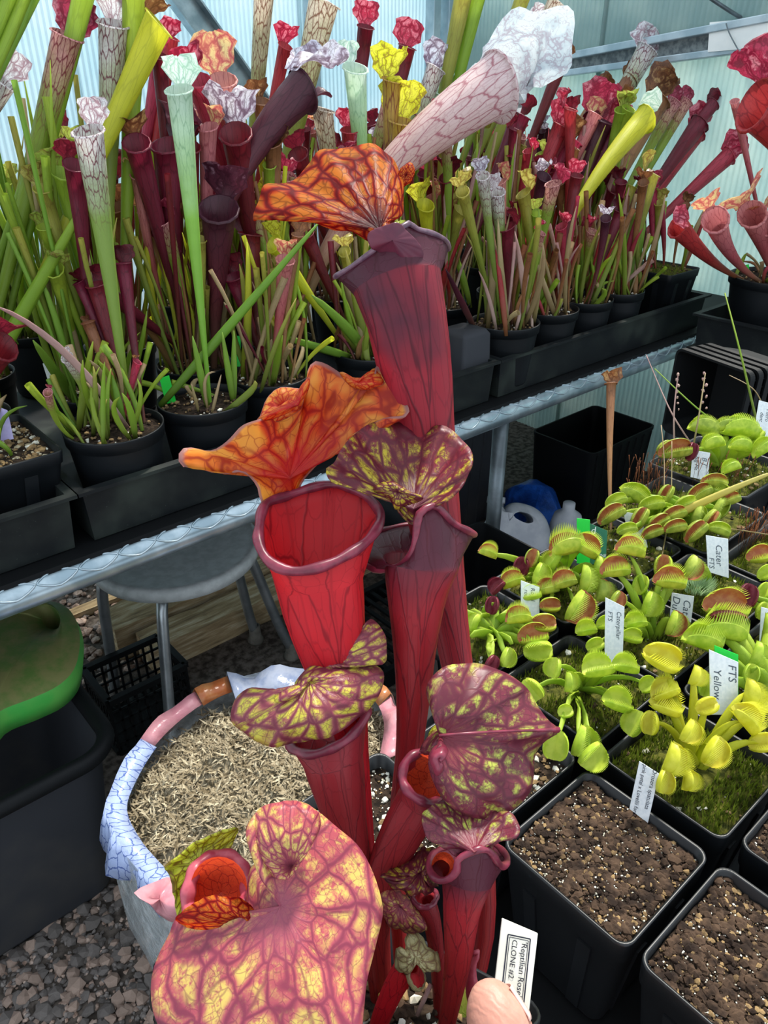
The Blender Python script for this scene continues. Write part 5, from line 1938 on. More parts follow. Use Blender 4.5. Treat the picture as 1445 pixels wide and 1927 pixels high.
# --- pitcher D, left of centre, hood bent over its mouth
Dp = held_pitcher(held, 'pitcher',
    [(730, 2060, .375, 10), (695, 1720, .368, 22), (664, 1610, .362, 33), (648, 1535, .358, 41), (637, 1480, .355, 50), (627, 1430, .353, 57)],
    dd([(546, 1404, .0), (566, 1416, -.006), (592, 1419, -.01), (635, 1403, -.012), (664, 1382, -.01), (684, 1355, -.004), (690, 1330, .006), (660, 1322, .02), (610, 1345, .026), (565, 1375, .018)], .352),
    M['D_tube'], M['lip'], 0.0022, 'brick-red tube left of centre')
hood(Dp, 'hood', (582, 1282, .338), dd([(442, 1363, -.01), (436, 1345, -.008), (447, 1312, -.006), (475, 1296, -.004), (503, 1303, -.006), (513, 1322, -.012), (546, 1312, -.008), (560, 1279, 0), (592, 1250, .006), (640, 1246, .01), (690, 1250, .010), (718, 1262, .008), (720, 1288, .004), (706, 1316, 0), (682, 1345, -.006), (635, 1378, -.012), (588, 1392, -.014), (518, 1403, -.014), (471, 1387, -.013)], .345),
    M['D_lid'], 0.008, 12, 84, .0012, label='mauve hood with yellow patches, curled at the left')
hood(Dp, 'hood_lobe', (618, 1246, .350), dd([(592, 1252, 0), (606, 1228, 0), (640, 1216, 0), (665, 1198, 0), (682, 1180, .002), (700, 1166, .004), (722, 1190, .002), (727, 1222, 0), (722, 1248, -.002), (680, 1253, -.004), (630, 1256, -.003)], .352),
    M['D_lid'], 0.004, 8, 60, .001)
hood(Dp, 'hood_lobe', (606, 1236, .356), dd([(574, 1236, -.006), (600, 1212, -.002), (588, 1192, 0), (597, 1168, .004), (632, 1159, .008), (676, 1173, .008), (690, 1185, .006), (660, 1210, .002), (620, 1235, -.002), (595, 1250, -.004)], .362),
    M['C_lid'], 0.004, 8, 60, .0008)
cb = MB()
cb.tube(spline([Q(604, 1205, .354), Q(606, 1220, .352), Q(592, 1234, .351), Q(576, 1238, .351), Q(574, 1236, .351)], 12), [0.0012, .0014, .0016, .0017, .0018, .0018, .0018, .0018, .0017, .0016, .0014, .001], 8)
cb.build('curl', M['lip_pink'], Dp)

# --- pitcher E, right, heart-shaped hood
Ep = held_pitcher(held, 'pitcher',
    [(745, 2060, .372, 10), (712, 1760, .366, 22), (724, 1645, .360, 33), (745, 1590, .356, 38), (768, 1545, .352, 42), (788, 1510, .350, 44)],
    dd([(757, 1462, -.006), (764, 1434, -.004), (786, 1418, 0), (815, 1416, .006), (838, 1430, .012), (846, 1466, .012), (838, 1496, .004), (812, 1511, -.006), (784, 1502, -.010), (764, 1484, -.009)], .347),
    M['D_tube'], M['lip'], 0.0022, 'red tube leaning right with a ring-like mouth')
hood(Ep, 'hood', (828, 1384, .332), dd([(790, 1412, .004), (812, 1380, .004), (842, 1356, 0), (818, 1338, -.004), (804, 1307, -.006), (809, 1279, -.006), (833, 1256, -.004), (871, 1250, 0), (918, 1254, .004), (965, 1274, .008), (993, 1298, .010), (1012, 1331, .012), (1031, 1356, .012), (1050, 1373, .014), (1028, 1392, .012), (1008, 1420, .010), (1002, 1467, .006), (979, 1509, 0), (941, 1533, -.006), (899, 1538, -.010), (861, 1524, -.014), (828, 1495, -.018), (810, 1453, -.02), (808, 1425, -.02), (822, 1405, -.018), (840, 1410, -.012), (815, 1420, 0)], .342),
    M['E_lid'], 0.007, 14, 96, .0012, label='heart-shaped purple hood with lime patches')
mb = MB()
mb.tube(spline([Q(826, 1384, .326), Q(880, 1380, .325), Q(950, 1376, .333), Q(1020, 1374, .347), Q(1050, 1373, .355)], 16), [0.0006] * 12 + [0.0007, 0.0009, 0.0012, 0.0015], 6)
mb.build('midrib', M['lip'], Ep)
hood(Ep, 'hood_curl', (826, 1425, .318), dd([(812, 1440), (808, 1422), (818, 1407), (834, 1403), (842, 1413), (838, 1424), (830, 1428), (834, 1445), (822, 1460)], .322), M['lip'], 0.004, 6, 40, .0002)
# a small lime scrap of hood behind E
Jq = hood(Ep, 'hood_back', (828, 1375, .362), dd([(806, 1392), (812, 1372), (828, 1362), (842, 1358), (838, 1378), (820, 1390)], .362), M['J_lid'], .002, 5, 30, .0003)

th_ = MB()
th_.grid([[Q(800 + 42 * math.cos(2 * math.pi * i / 24), 1464 + 46 * math.sin(2 * math.pi * i / 24), .345) for i in range(24)], [Q(802 + 28 * math.cos(2 * math.pi * i / 24), 1466 + 31 * math.sin(2 * math.pi * i / 24), .351) for i in range(24)], [Q(803, 1467, .356)] * 24], closed=True)
th_.build('throat', M['inner'], Ep)  # plate added in the mouth, backlit glow painted into its colour

# --- pitcher F, lower right, seen from behind
Fp = held_pitcher(held, 'pitcher',
    [(815, 2060, .352, 9), (838, 1940, .346, 15), (851, 1870, .342, 20), (862, 1800, .338, 26), (868, 1720, .335, 34), (873, 1685, .334, 40), (878, 1655, .334, 48)],
    dd([(880, 1606, -.012), (862, 1618, -.012), (858, 1642, -.010), (835, 1658, -.008), (814, 1648, -.002), (808, 1626, .006), (822, 1602, .016), (870, 1590, .034), (915, 1588, .034), (940, 1596, .024), (955, 1618, .012), (946, 1630, .004), (934, 1620, -.004), (922, 1602, -.008), (902, 1598, -.012)], .332),
    M['C_tube'], M['lip'], 0.0016, 'dark red tube at lower right')
hood(Fp, 'hood', (893, 1604, .318), dd([(879, 1620, 0), (855, 1608, -.002), (824, 1590, -.004), (803, 1573, -.004), (794, 1545, -.002), (800, 1525, .002), (830, 1505, .008), (862, 1500, .012), (900, 1505, .012), (934, 1526, .010), (958, 1528, .006), (974, 1546, .002), (977, 1564, -.002), (962, 1580, -.004), (936, 1589, -.003), (920, 1604, 0), (902, 1630, 0)], .326),
    M['E_lid'], -0.003, 10, 72, .001, label='broad purple and lime hood')
th_ = MB()
pts = [Q(834 + 22 * math.cos(t), 1629 + 26 * math.sin(t), .335) for t in [2 * math.pi * i / 20 for i in range(20)]]
th_.grid([pts, [Q(834 + 10 * math.cos(2 * math.pi * i / 20), 1630 + 12 * math.sin(2 * math.pi * i / 20), .344) for i in range(20)], [Q(834, 1630, .346)] * 20], closed=True)
th_.build('throat', M['inner'], Fp)  # mouth plate whose bright colour stands for light through the tube wall

# --- pitcher G, nearest, huge mottled hood at lower left
Gp = held_pitcher(held, 'pitcher',
    [(690, 2080, .362, 12), (560, 1960, .352, 30), (480, 1850, .345, 42), (436, 1770, .340, 48), (418, 1725, .336, 50)],
    dd([(354, 1705, -.004), (356, 1668, -.002), (371, 1632, .004), (398, 1614, .010), (429, 1611, .012), (453, 1628, .010), (464, 1660, .004), (463, 1694, -.004), (440, 1722, -.010), (400, 1730, -.012), (368, 1724, -.010)], .325),
    M['B_tube'], M['lip_pink'], 0.0031, 'red tube with a thick rose ring mouth, nearest the camera')
hood(Gp, 'hood', (528, 1705, .296), dd([(545, 1640, .004), (526, 1644, .002), (505, 1636, -.004), (487, 1612, -.008), (466, 1580, -.010), (465, 1556, -.010), (490, 1523, -.004), (526, 1510, .002), (570, 1512, .006), (597, 1528, .008), (638, 1556, .010), (674, 1592, .010), (699, 1635, .008), (714, 1678, .004), (719, 1725, 0), (706, 1782, -.006), (690, 1840, -.012), (684, 1894, -.018), (676, 1948, -.024), (640, 2005, -.03), (560, 2035, -.034), (430, 2030, -.034), (345, 1990, -.028), (306, 1940, -.022), (289, 1894, -.018), (284, 1847, -.014), (296, 1804, -.010), (318, 1761, -.006), (333, 1726, -.004), (366, 1712, -.004), (405, 1718, -.004), (440, 1728, -.002), (462, 1718, .004), (466, 1670, .012), (474, 1632, .018), (498, 1618, .018), (530, 1628, .012)], .305),
    M['G_lid'], 0.004, 16, 110, .0012, label='huge rose and yellow mottled hood', wf=5)
hood(Gp, 'hood_flap', (462, 1726, .296), dd([(332, 1728), (352, 1708, -.002), (380, 1692, -.004), (411, 1685, -.004), (447, 1692, -.002), (478, 1710, 0), (464, 1728, .002), (446, 1752, .002), (405, 1768, .002), (360, 1758, .002)], .298), M['A_lid'], 0.004, 8, 60, .0006)
hood(Gp, 'hood_curl', (550, 1630, .2985), dd([(465, 1556), (490, 1523), (526, 1510), (570, 1512), (597, 1528), (600, 1560), (575, 1600), (548, 1638), (526, 1642), (505, 1635), (487, 1610), (468, 1582)], .300), M['G_lid'], 0.007, 10, 72, .0006)
hood(Gp, 'hood_back', (372, 1630, .332), dd([(310, 1632, -.004), (346, 1603, 0), (368, 1585, .002), (411, 1567, .004), (447, 1557, .006), (441, 1580, .006), (428, 1602, .006), (400, 1640, .006), (362, 1690, .004), (350, 1722, 0), (332, 1722, -.002), (328, 1683, -.003), (321, 1654, -.004)], .332), M['J_lid'], -.003, 10, 72, .0008, label='lime green flap with a red net')
th_ = MB()
ell = lambda cx, cy, a, b, d, n=24: [Q(cx + a * math.cos(2 * math.pi * i / n), cy + b * math.sin(2 * math.pi * i / n), d) for i in range(n)]
th_.grid([ell(412, 1668, 53, 56, .322), ell(414, 1672, 40, 42, .327), ell(416, 1676, 22, 24, .331), ell(416, 1678, 1, 1, .333)], closed=True)
th_.build('throat', M['inner'], Gp)  # shallow plate in the ring, its orange paints the interior as backlit

# --- pitcher H, small crumpled pair
Hp = held_pitcher(held, 'pitcher', [(835, 2050, .372, 8), (828, 1900, .368, 12), (822, 1800, .364, 14), (812, 1730, .36, 17), (800, 1700, .358, 20)],
    dd([(776, 1690), (790, 1706, -.004), (812, 1704, -.002), (822, 1684, .004), (808, 1672, .01), (786, 1674, .006)], .356), M['D_tube'], M['lip'], 0.0013, 'small tube under crumpled hoods')
hood(Hp, 'hood', (790, 1640, .345), dd([(715, 1646, -.006), (739, 1637, -.002), (760, 1622, .002), (788, 1601, .006), (818, 1592, .006), (812, 1612, .002), (808, 1630, 0), (812, 1650, -.002), (824, 1667, -.002), (803, 1679, -.006), (776, 1681, -.008), (751, 1671, -.008), (733, 1661, -.008)], .350), M['C_lid'], .006, 10, 60, .002, wf=9)
hood(Hp, 'hood', (752, 1700, .350), dd([(716, 1684), (733, 1667, .002), (760, 1684, 0), (782, 1708, 0), (802, 1745, .002), (776, 1754, .004), (736, 1741, .004), (719, 1714, .002)], .354), M['G_lid'], .005, 8, 50, .0012)

# --- pitcher I, small pale hood at the bottom
Ip = held_pitcher(held, 'pitcher', [(690, 2010, .352, 10), (712, 1930, .347, 17), (736, 1870, .344, 20), (755, 1835, .342, 22), (766, 1815, .341, 22)],
    dd([(768, 1832, -.003), (774, 1853, -.004), (786, 1862, -.002), (797, 1850, .003), (794, 1825, .006), (780, 1812, .004)], .339), M['B_tube'], M['I_lid'], 0.0010, 'short red tube with pale mouth')
hood(Ip, 'hood', (782, 1800, .332), dd([(748, 1781, 0), (762, 1784, 0), (764, 1765, .004), (776, 1757, .006), (791, 1762, .006), (803, 1781, .004), (821, 1792, .004), (827, 1820, .002), (806, 1830, -.002), (784, 1812, -.004), (766, 1830, -.004), (745, 1822, 0)], .336), M['I_lid'], .003, 8, 56, .0012, label='pale green hood')
# withered tip and a stick
wt = MB()
wt.tube(spline([Q(895, 1960, .352), Q(888, 1860, .350), Q(890, 1815, .349), Q(900, 1795, .348), Q(894, 1788, .348), Q(889, 1794, .347)], 16), [.0008, .001, .0013, .0016, .0018, .002, .0024, .0028, .003, .0028, .0022, .0018, .0016, .0014, .0012, .001], 8)
wt.build('withered_tip', M['lip_pink'], held)
wt = MB()
wt.tube([Q(784, 1912, .36), Q(811, 1852, .365)], .0011, 8)
wt.build('dead_stem', M['drypink'], held)
for a, b in (((756, 1990, .37), (722, 1795, .372)), ((770, 2000, .38), (700, 1830, .382)), ((850, 2000, .37), (880, 1830, .38)), ((740, 2000, .36), (716, 1870, .358))):
    wt = MB()
    A0, B0 = Q(*a), Q(*b)
    wt.tube([A0.lerp(B0, i / 6) for i in range(7)], [.003, .0034, .0036, .0034, .003, .0022, .001], 8)
    wt.build('leaf_stalk', KIND['olive'][0], held)

# --- the held square pot
import_c = Q(655, 1925, .385)


def square_ring(c, ax, ay, half, rad, n=6):
    pts = []
    for qx, qy, a0 in ((1, 1, 0), (-1, 1, 90), (-1, -1, 180), (1, -1, 270)):
        for i in range(n + 1):
            a = math.radians(a0 + 90 * i / n)
            pts.append(c + ax * (qx * (half - rad) + rad * math.cos(a)) + ay * (qy * (half - rad) + rad * math.sin(a)))
    return pts


pl, pr, pf = Q(256, 1812, .335), Q(1044, 1905, .352), Q(700, 1716, .425)
pc = (pl + pr) / 2
half = (pr - pl).length / 2 / math.sqrt(2)
dx = (pr - pl).normalized()
fy = (pf - pc); fy = (fy - dx * fy.dot(dx)).normalized()
pax, pay = (dx + fy).normalized(), (fy - dx).normalized()
pdn = -(pax.cross(pay)).normalized()
if pdn.z > 0:
    pdn = -pdn
mb = MB()
H = 0.11
rows = [square_ring(pc + pdn * H, pax, pay, half * 0.72, 0.012), square_ring(pc + pdn * (H * 0.98), pax, pay, half * 0.76, 0.014), square_ring(pc + pdn * 0.016, pax, pay, half * 0.955, 0.016), square_ring(pc + pdn * 0.014, pax, pay, half * 0.985, 0.017),
        square_ring(pc, pax, pay, half, 0.018), square_ring(pc - pdn * 0.0012, pax, pay, half * 0.99, 0.018), square_ring(pc, pax, pay, half * 0.975, 0.017), square_ring(pc + pdn * 0.05, pax, pay, half * 0.9, 0.015)]
st = mb.grid(rows, closed=True)
mb.f.append(tuple(range(st + len(rows[0]) - 1, st - 1, -1))); mb.mi.append(0)
mb.build('pot', M['pot_near'], held)
mb = MB()
sr = square_ring(pc + pdn * 0.02, pax, pay, half * 0.945, 0.015)
cc = pc + pdn * 0.018
mb.grid([[cc.lerp(p, t) + pdn * (noise.noise(p * 40 * t) * 0.004) for p in sr] for t in (0.02, .3, .55, .8, 1.0)], closed=True)
mb.build('potting_mix', M['soil'], held)
gm = MB()
rg = random.Random(5)
for i in range(420):
    a, b = rg.uniform(-.92, .92), rg.uniform(-.92, .92)
    p = cc + pax * (half * a * .95) + pay * (half * b * .95) - pdn * rg.uniform(0, .003)
    blob(gm, p, rg.uniform(.0012, .004), rg, rg.choice([0, 0, 0, 1, 2]))
gm.build('grit', [M['grit_dark'], M['grit_tan'], M['grit_white']], held, smooth=False)['kind'] = 'stuff'

# ------------------------------------------------------------------ name tag with print, and the hand
def label_plate(name, tl, tr_, br_, bl_, mat, th=0.0008, bev=0.0):
    mb = MB()
    mb.add([bl_, br_, tr_, tl], [(0, 1, 2, 3)])
    o = mb.build(name, mat, smooth=False, loc=(bl_ + br_) / 2)
    solid(o, th)
    if bev:
        bevel(o, bev, 3)
    return o


def text_on(parent, body, origin, xdir, ydir, size, mat, lift=0.0006, shear=0.0, squash=1.0, name='lettering', bold=0.0):
    cu = bpy.data.curves.new('text', 'FONT')
    cu.body = body
    cu.size = 1.0
    cu.shear = shear
    cu.offset = bold
    cu.resolution_u = 3
    to = bpy.data.objects.new('text_tmp', cu)
    COL.objects.link(to)
    bpy.context.view_layer.update()
    dg = bpy.context.evaluated_depsgraph_get()
    me = bpy.data.meshes.new_from_object(to.evaluated_get(dg))
    bpy.data.objects.remove(to)
    xd, yd = Vector(xdir).normalized(), Vector(ydir).normalized()
    nrm = xd.cross(yd).normalized()
    if nrm.dot(CAM - Vector(origin)) < 0:
        nrm = -nrm
    vs = [Vector(origin) + xd * (v.co.x * size * squash) + yd * (v.co.y * size) + nrm * lift for v in me.vertices]
    fs = [tuple(p.vertices) for p in me.polygons]
    bpy.data.meshes.remove(me)
    mb = MB()
    mb.add(vs, fs)
    return mb.build(name, mat, parent, smooth=False)


ltl, ltr = Q(944, 1727, .335), Q(1012, 1756, .332)
lbr, lbl = Q(986, 1985, .318), Q(918, 1955, .321)
tagp = label_plate('name_tag', ltl, ltr, lbr, lbl, M['label_cream'], 0.0012, 0.0005)
tag(tagp, 'cream plastic name tag with printed frame gripped under the thumb', 'plant label')
dn = (lbl - ltl).normalized()
acr = (ltr - ltl).normalized()
acr = (acr - dn * acr.dot(dn)).normalized()
W_ = (ltr - ltl).length
face_n = dn.cross(acr).normalized()
if face_n.dot(CAM - ltl) < 0:
    face_n = -face_n
fb = MB()


def strip(mb, p, q, wd, lift=0.0009):
    d = (q - p).normalized()
    s = d.cross(face_n).normalized() * wd / 2
    off = face_n * lift
    mb.add([p - s + off, q - s + off, q + s + off, p + s + off], [(0, 1, 2, 3)])


o0 = ltl + dn * 0.0058 + acr * (W_ * .21)
o1 = ltl + dn * 0.0058 + acr * (W_ * .80)
for ins, wd in ((0, .0005), (.0008, .00025)):
    p, q = o0 + (dn + acr) * ins, o1 + (dn - acr) * ins
    strip(fb, p, q, wd)
    strip(fb, p, p + dn * .045, wd)
    strip(fb, q, q + dn * .045, wd)
fb.build('printed_frame', M['ink_dark'], tagp, smooth=False)
text_on(tagp, "'Reptilian Rose' x rubra", o0 + dn * 0.0015 + acr * (W_ * .38), dn, -(-acr) if False else acr * 1, 0.0034, M['ink_dark'], .0009)
text_on(tagp, "CLONE #2", o0 + dn * 0.0015 + acr * (W_ * .13), dn, acr, 0.0032, M['ink_dark'], .0009)

# hand: one continuous skin over a jointed volume
hb = MB()


def limb(pts):
    ps = [Q(a, b, d) for a, b, d, r in pts]
    rs = [r for a, b, d, r in pts]
    n = 5
    P, Rr = [], []
    for i in range(len(ps) - 1):
        for k in range(n):
            t = k / n
            P.append(ps[i].lerp(ps[i + 1], t)); Rr.append(rs[i] * (1 - t) + rs[i + 1] * t)
    P.append(ps[-1]); Rr.append(rs[-1])
    for p, r in zip(P, Rr):
        vs, fs = [], []
        m = 10
        rows = []
        for j in range(1, m):
            th = math.pi * j / m
            rows.append([p + Vector((math.sin(th) * math.cos(2 * math.pi * k / 14), math.sin(th) * math.sin(2 * math.pi * k / 14), math.cos(th))) * r for k in range(14)])
        st = hb.grid(rows, closed=True)
        top = hb.add([p + Vector((0, 0, r)), p - Vector((0, 0, r))], [])
        for k in range(14):
            hb.f.append((top, st + (k + 1) % 14, st + k)[::-1]); hb.mi.append(0)
            e = st + (m - 2) * 14
            hb.f.append((top + 1, e + k, e + (k + 1) % 14)[::-1]); hb.mi.append(0)


# thumb over the tag
limb([(922, 1878, .302, .0070), (924, 1889, .301, .0092), (930, 1905, .300, .0112), (938, 1930, .298, .0126), (952, 1975, .297, .0134), (985, 2050, .30, .0145), (1030, 2140, .315, .0165), (1080, 2230, .335, .020)])
# palm
limb([(1030, 2140, .315, .0165), (1010, 2210, .345, .020), (1000, 2260, .37, .020)])
limb([(1080, 2230, .335, .020), (1060, 2280, .365, .021), (1040, 2330, .39, .020)])
limb([(1010, 2210, .345, .020), (1060, 2280, .365, .022), (1150, 2370, .385, .023)])
# wrist and forearm
limb([(1080, 2250, .345, .022), (1180, 2400, .36, .025), (1260, 2560, .36, .027), (1400, 2900, .37, .036)])
# four fingers folded under the pot
for pts in ([(1000, 2150, .38, .0115), (930, 2160, .405, .0100), (860, 2150, .418, .0092), (800, 2140, .42, .0080)],
            [(985, 2205, .385, .0120), (900, 2220, .410, .0104), (815, 2210, .425, .0094), (750, 2200, .426, .0082)],
            [(985, 2265, .39, .0115), (905, 2285, .415, .0100), (825, 2275, .43, .0090), (765, 2265, .432, .0080)],
            [(1000, 2325, .395, .0105), (930, 2345, .415, .0090), (865, 2340, .428, .0080), (815, 2330, .43, .0070)]):
    limb(pts)
limb([(1000, 2150, .38, .013), (1000, 2260, .385, .018), (1000, 2325, .395, .013)])
hand = hb.build('person', M['skin'], loc=Q(1010, 2210, .345))
tag(hand, 'hand of a person, thumb pressing the name tag against the pot', 'hand')
rm = hand.modifiers.new('remesh', 'REMESH')
rm.mode = 'VOXEL'
rm.voxel_size = 0.0017
rm.use_smooth_shade = True
sm = hand.modifiers.new('smooth', 'SMOOTH')
sm.factor = 0.5
sm.iterations = 8
# thumb nail, seen edge-on at the right of the tip
nb_ = MB()
a0, a1 = Q(922, 1882, .3015), Q(938, 1925, .2985)
axn = (a1 - a0).normalized()
side = (RGT - axn * RGT.dot(axn)).normalized()
dep = axn.cross(side)
if dep.dot(FWD) < 0:
    dep = -dep
rows = []
for i in range(8):
    t = i / 7
    rr = .0090 + (.0124 - .0090) * min(1, t * 1.15)
    row = []
    for j in range(9):
        an = math.radians(-28 + 95 * j / 8)
        lift = .0002 + .0006 * (1 - t)
        row.append(a0 - axn * .002 + axn * (.0125 * t) + (side * math.cos(an) + dep * math.sin(an)) * (rr + lift))
    rows.append(row)
nb_.grid(rows)
solid(nb_.build('thumb_nail', M['nail'], hand), 0.0006)
# ------------------------------------------------------------------ venus flytraps on the near bench
TRAPSETS = {'lime': ('ft_out', 'ft_in'), 'red': ('ft_out', 'ft_in_red'), 'yellow': ('ft_out_y', 'ft_in_y'), 'purple': ('ft_out_purple', 'ft_in_purple'), 'olive': ('ft_out_o', 'ft_in_red'), 'olivel': ('ft_out_o', 'ft_in')}


def trap_mesh(pos, hinge, opn, L, half_open=46, curv=14, teeth=18, tooth=.3, seed=0):
    h = hinge.normalized()
    o = (opn - h * opn.dot(h)).normalized()
    l = h.cross(o)
    mb = MB()
    W = L * .55
    nA, nB = 11, 5
    for sg in (-1, 1):
        inner, outer = [], []
        for j in range(nB + 1):
            b = j / nB
            ri, ro = [], []
            for i in range(nA):
                a = i / (nA - 1) * 2 - 1
                e = math.sqrt(max(.0, 1 - (.93 * a) ** 2)) ** .8
                al = math.radians(half_open + 22 * math.sin(math.pi * b) - curv * b * b)
                dr = l * (sg * math.sin(al)) + o * math.cos(al)
                p = pos + h * (L * .5 * a * (1 - .10 * b)) + dr * (W * b * e)
                nn = (l * (sg * math.cos(al)) - o * math.sin(al))
                ri.append(p)
                ro.append(p + nn * (.0010 + .0012 * (1 - b)))
            inner.append(ri); outer.append(ro)
        mb.grid(inner, mi=1)
        mb.grid(outer, mi=0)
        mb.grid([inner[-1], outer[-1]], mi=0)
        rim = inner[-1]
        for q in range(teeth):
            f = .06 + .88 * q / (teeth - 1)
            x = f * (nA - 1)
            i = int(x)
            t = x - i
            p = rim[i].lerp(rim[min(nA - 1, i + 1)], t)
            p2 = inner[-2][i].lerp(inner[-2][min(nA - 1, i + 1)], t)
            d = (p - p2).normalized()
            d = (d + o * .35 - l * (sg * .15)).normalized()
            s = h * (L * .022)
            mb.add([p - s, p + s, p + d * (L * tooth * (.65 + .35 * math.sin(math.pi * f)))], [(0, 1, 2)], None, 0)
    return mb


FT = {}


def ft_pot(key, s0, s1, w0, w1, label, moss=1, blades=900, z=.96, grit=90, gcols=(0, 1, 2), cat='plant', name='potted_flytrap', h=.125, fill=.014, group='flytrap pots on the near bench'):
    half = (s1 - s0) / 2
    c = B((s0 + s1) / 2, (w0 + w1) / 2, z)
    t = thing(name, label, cat, c - Z3 * h, group)
    at = sq_pot(t, c, half, h, mat='pot_near', rad=.009, moss=moss, grit=grit, gcols=gcols, blades=blades, seed=len(FT) + 40, fill=fill)
    FT[key] = (t, c, half, at)
    return t


def ft_leaf(key, px, py, sz, kind='lime', z=1.0, th=None, open_=None, half_open=46, crown=(0, 0), leafmat='ft_leaf', lw=.006, up=.03, tooth=.32, toc=.6):
    t, c, half, at = FT[key]
    sd = int(px * 7 + py)
    rg_ = random.Random(sd)
    pos = T(px, py, z)
    d = (pos - CAM).dot(FWD)
    L = sz * d / FPX
    cr_ = c + E1 * (half * crown[0]) + E2 * (half * crown[1]) - Z3 * .012
    ang = math.radians(th if th is not None else rg_.uniform(-50, 50))
    hinge = RGT * math.cos(ang) + UPV * math.sin(ang)
    if open_ is None:
        op = -FWD * toc + Z3 * .75 + RGT * rg_.uniform(-.5, .5)
    else:
        op = RGT * open_[0] + UPV * open_[1] - FWD * open_[2]
    mats = TRAPSETS[kind]
    lf = blade(t, cr_ + cv(rg_.uniform(-.006, .006), rg_.uniform(-.006, .006)), pos - (op.normalized() * (L * .06)), lw * rg_.uniform(.8, 1.25), Z3 * up, M[leafmat], n=8, fold=.25, bluntness=.985)
    mb = trap_mesh(pos, hinge, op, L, half_open, seed=sd, tooth=tooth)
    mb.build('trap', [M[mats[0]], M[mats[1]]], lf)


# pots that hold plants
ft_pot('p3', .433, .541, .118, .226, 'mossy pot of bright yellow flytraps with the Yellow label', blades=2200)
ft_pot('p5', .440, .548, .236, .344, 'pot of lime flytraps with blunt jagged traps beside the heart-shaped hood', blades=1500)
ft_pot('p6', .440, .548, .352, .460, 'pot with a flat lime rosette flytrap next to the tall red tube', blades=700)
ft_pot('p7', .556, .664, .352, .460, 'crowded pot of flytraps with peach mouths by the green labels', blades=500)
ft_pot('p8', .556, .664, .236, .344, 'flytrap pot with long-stemmed peach traps and the long Caterpillar label', blades=1200)
ft_pot('p9', .556, .664, .118, .226, 'pot of large dark-throated green flytraps at the right edge', blades=1200)
ft_pot('p8b', .672, .780, .236, .344, 'mossy pot with a grey-green hairy tuft and few traps, behind the Cat label', blades=1800, grit=40)
ft_pot('p7b', .672, .780, .352, .460, 'pot of low brown moss behind the dark green printed tag', blades=500, grit=160)
ft_pot('p10', .788, .938, .326, .476, 'wide pot of crowded olive flytraps crossed by a straw leaf', blades=900)
ft_pot('p12', .788, .938, .166, .316, 'wide pot of yellow-green moss with rusty sporophytes at the right edge', blades=2600, grit=30)
ft_pot('p11', .955, 1.105, .365, .515, 'rearmost wide pot of plump green flytraps', blades=700, grit=160)
ft_pot('p9b', .672, .780, .118, .226, 'pot of purple and green flytraps cut off by the right edge', blades=900)
# pots with bare mix
G1 = (0, 0, 0, 0, 0, 0, 0, 0, 1, 1, 2, 2)
ft_pot('p1', .309, .417, .118, .226, 'large bare pot of brown gritty mix with the sundew label', 0, 0, grit=4600, fill=.008, gcols=G1, name='potted_mix', cat='pot', group='bare pots on the near bench')
ft_pot('p2', .309, .417, .003, .111, 'bare pot of dark gritty mix at the lower right corner', 0, 0, grit=4600, fill=.008, gcols=G1, name='potted_mix', cat='pot', group='bare pots on the near bench')
ft_pot('p4', .440, .548, .003, .111, 'bare dark-soil pot cut off at the right edge below the yellow flytraps', 0, 0, grit=2200, fill=.008, gcols=G1, name='potted_mix', cat='pot', group='bare pots on the near bench')
ft_pot('p13', .197, .302, .247, .352, 'pot of white perlite grit seen between the red tubes', 0, 0, grit=900, gcols=(2, 2, 2, 0, 1), name='potted_mix', cat='pot', group='bare pots on the near bench')
ft_pot('p14', .312, .420, .236, .344, 'pot of tan grit half hidden under the heart-shaped hood', 0, 0, grit=900, gcols=(1, 1, 2, 0), name='potted_mix', cat='pot', group='bare pots on the near bench')

Y = dict(kind='yellow', leafmat='ft_leaf_y')
for px, py, sz, z, th, op in ((1243, 1240, 74, 1.03, -25, (-.1, .3, .6)), (1252, 1304, 56, 1.01, 20, (-.5, .4, .4)), (1250, 1332, 62, 1.0, -20, (-.3, .6, .5)), (1396, 1356, 66, 1.0, -50, (.3, .6, .5)), (1404, 1302, 54, 1.01, 80, (.7, .4, .3)),
                              (1340, 1412, 62, .995, 60, (.5, .8, .4)), (1258, 1424, 62, .995, 70, (.6, .2, .5)), (1248, 1470, 46, .985, 75, (.1, .2, .9)), (1224, 1360, 46, .995, 85, (-.4, .2, .8)), (1294, 1374, 48, 1.0, 60, (.5, .5, .5)),
                              (1290, 1466, 42, .98, 80, (.6, .3, .5)), (1432, 1400, 50, .985, 10, None), (1305, 1270, 40, 1.02, 70, (.6, .3, .5)), (1330, 1330, 44, 1.01, 20, None), (1442, 1335, 46, 1.0, 20, (.2, .9, .3))):
    ft_leaf('p3', px, py, sz, z=z, th=th, open_=op, lw=.0036, tooth=.40, **Y)
for px, py, sz, z, th, op in ((1044, 1257, 40, 1.0, 80, (-.5, .4, .6)), (1068, 1282, 40, .99, 85, (.6, .4, .4)), (1126, 1262, 62, 1.0, 10, (-.2, .9, .5)), (1176, 1258, 52, 1.0, -10, (.2, .9, .4)), (1160, 1326, 60, .985, -20, (0, .8, .5)),
                              (1046, 1402, 58, .975, 80, (-.2, .2, .9)), (1090, 1392, 64, .975, 70, (.6, .4, .5)), (1112, 1420, 58, .97, 45, (.5, .2, .8)), (1002, 1297, 48, .98, -50, (-.6, .5, .5)), (1064, 1340, 30, .98, 10, None), (1196, 1362, 52, .98, 60, (-.5, .5, .6)), (1220, 1290, 36, .99, 30, None)):
    ft_leaf('p5', px, py, sz, z=z, th=th, open_=op, half_open=58, tooth=.17, lw=.0032)
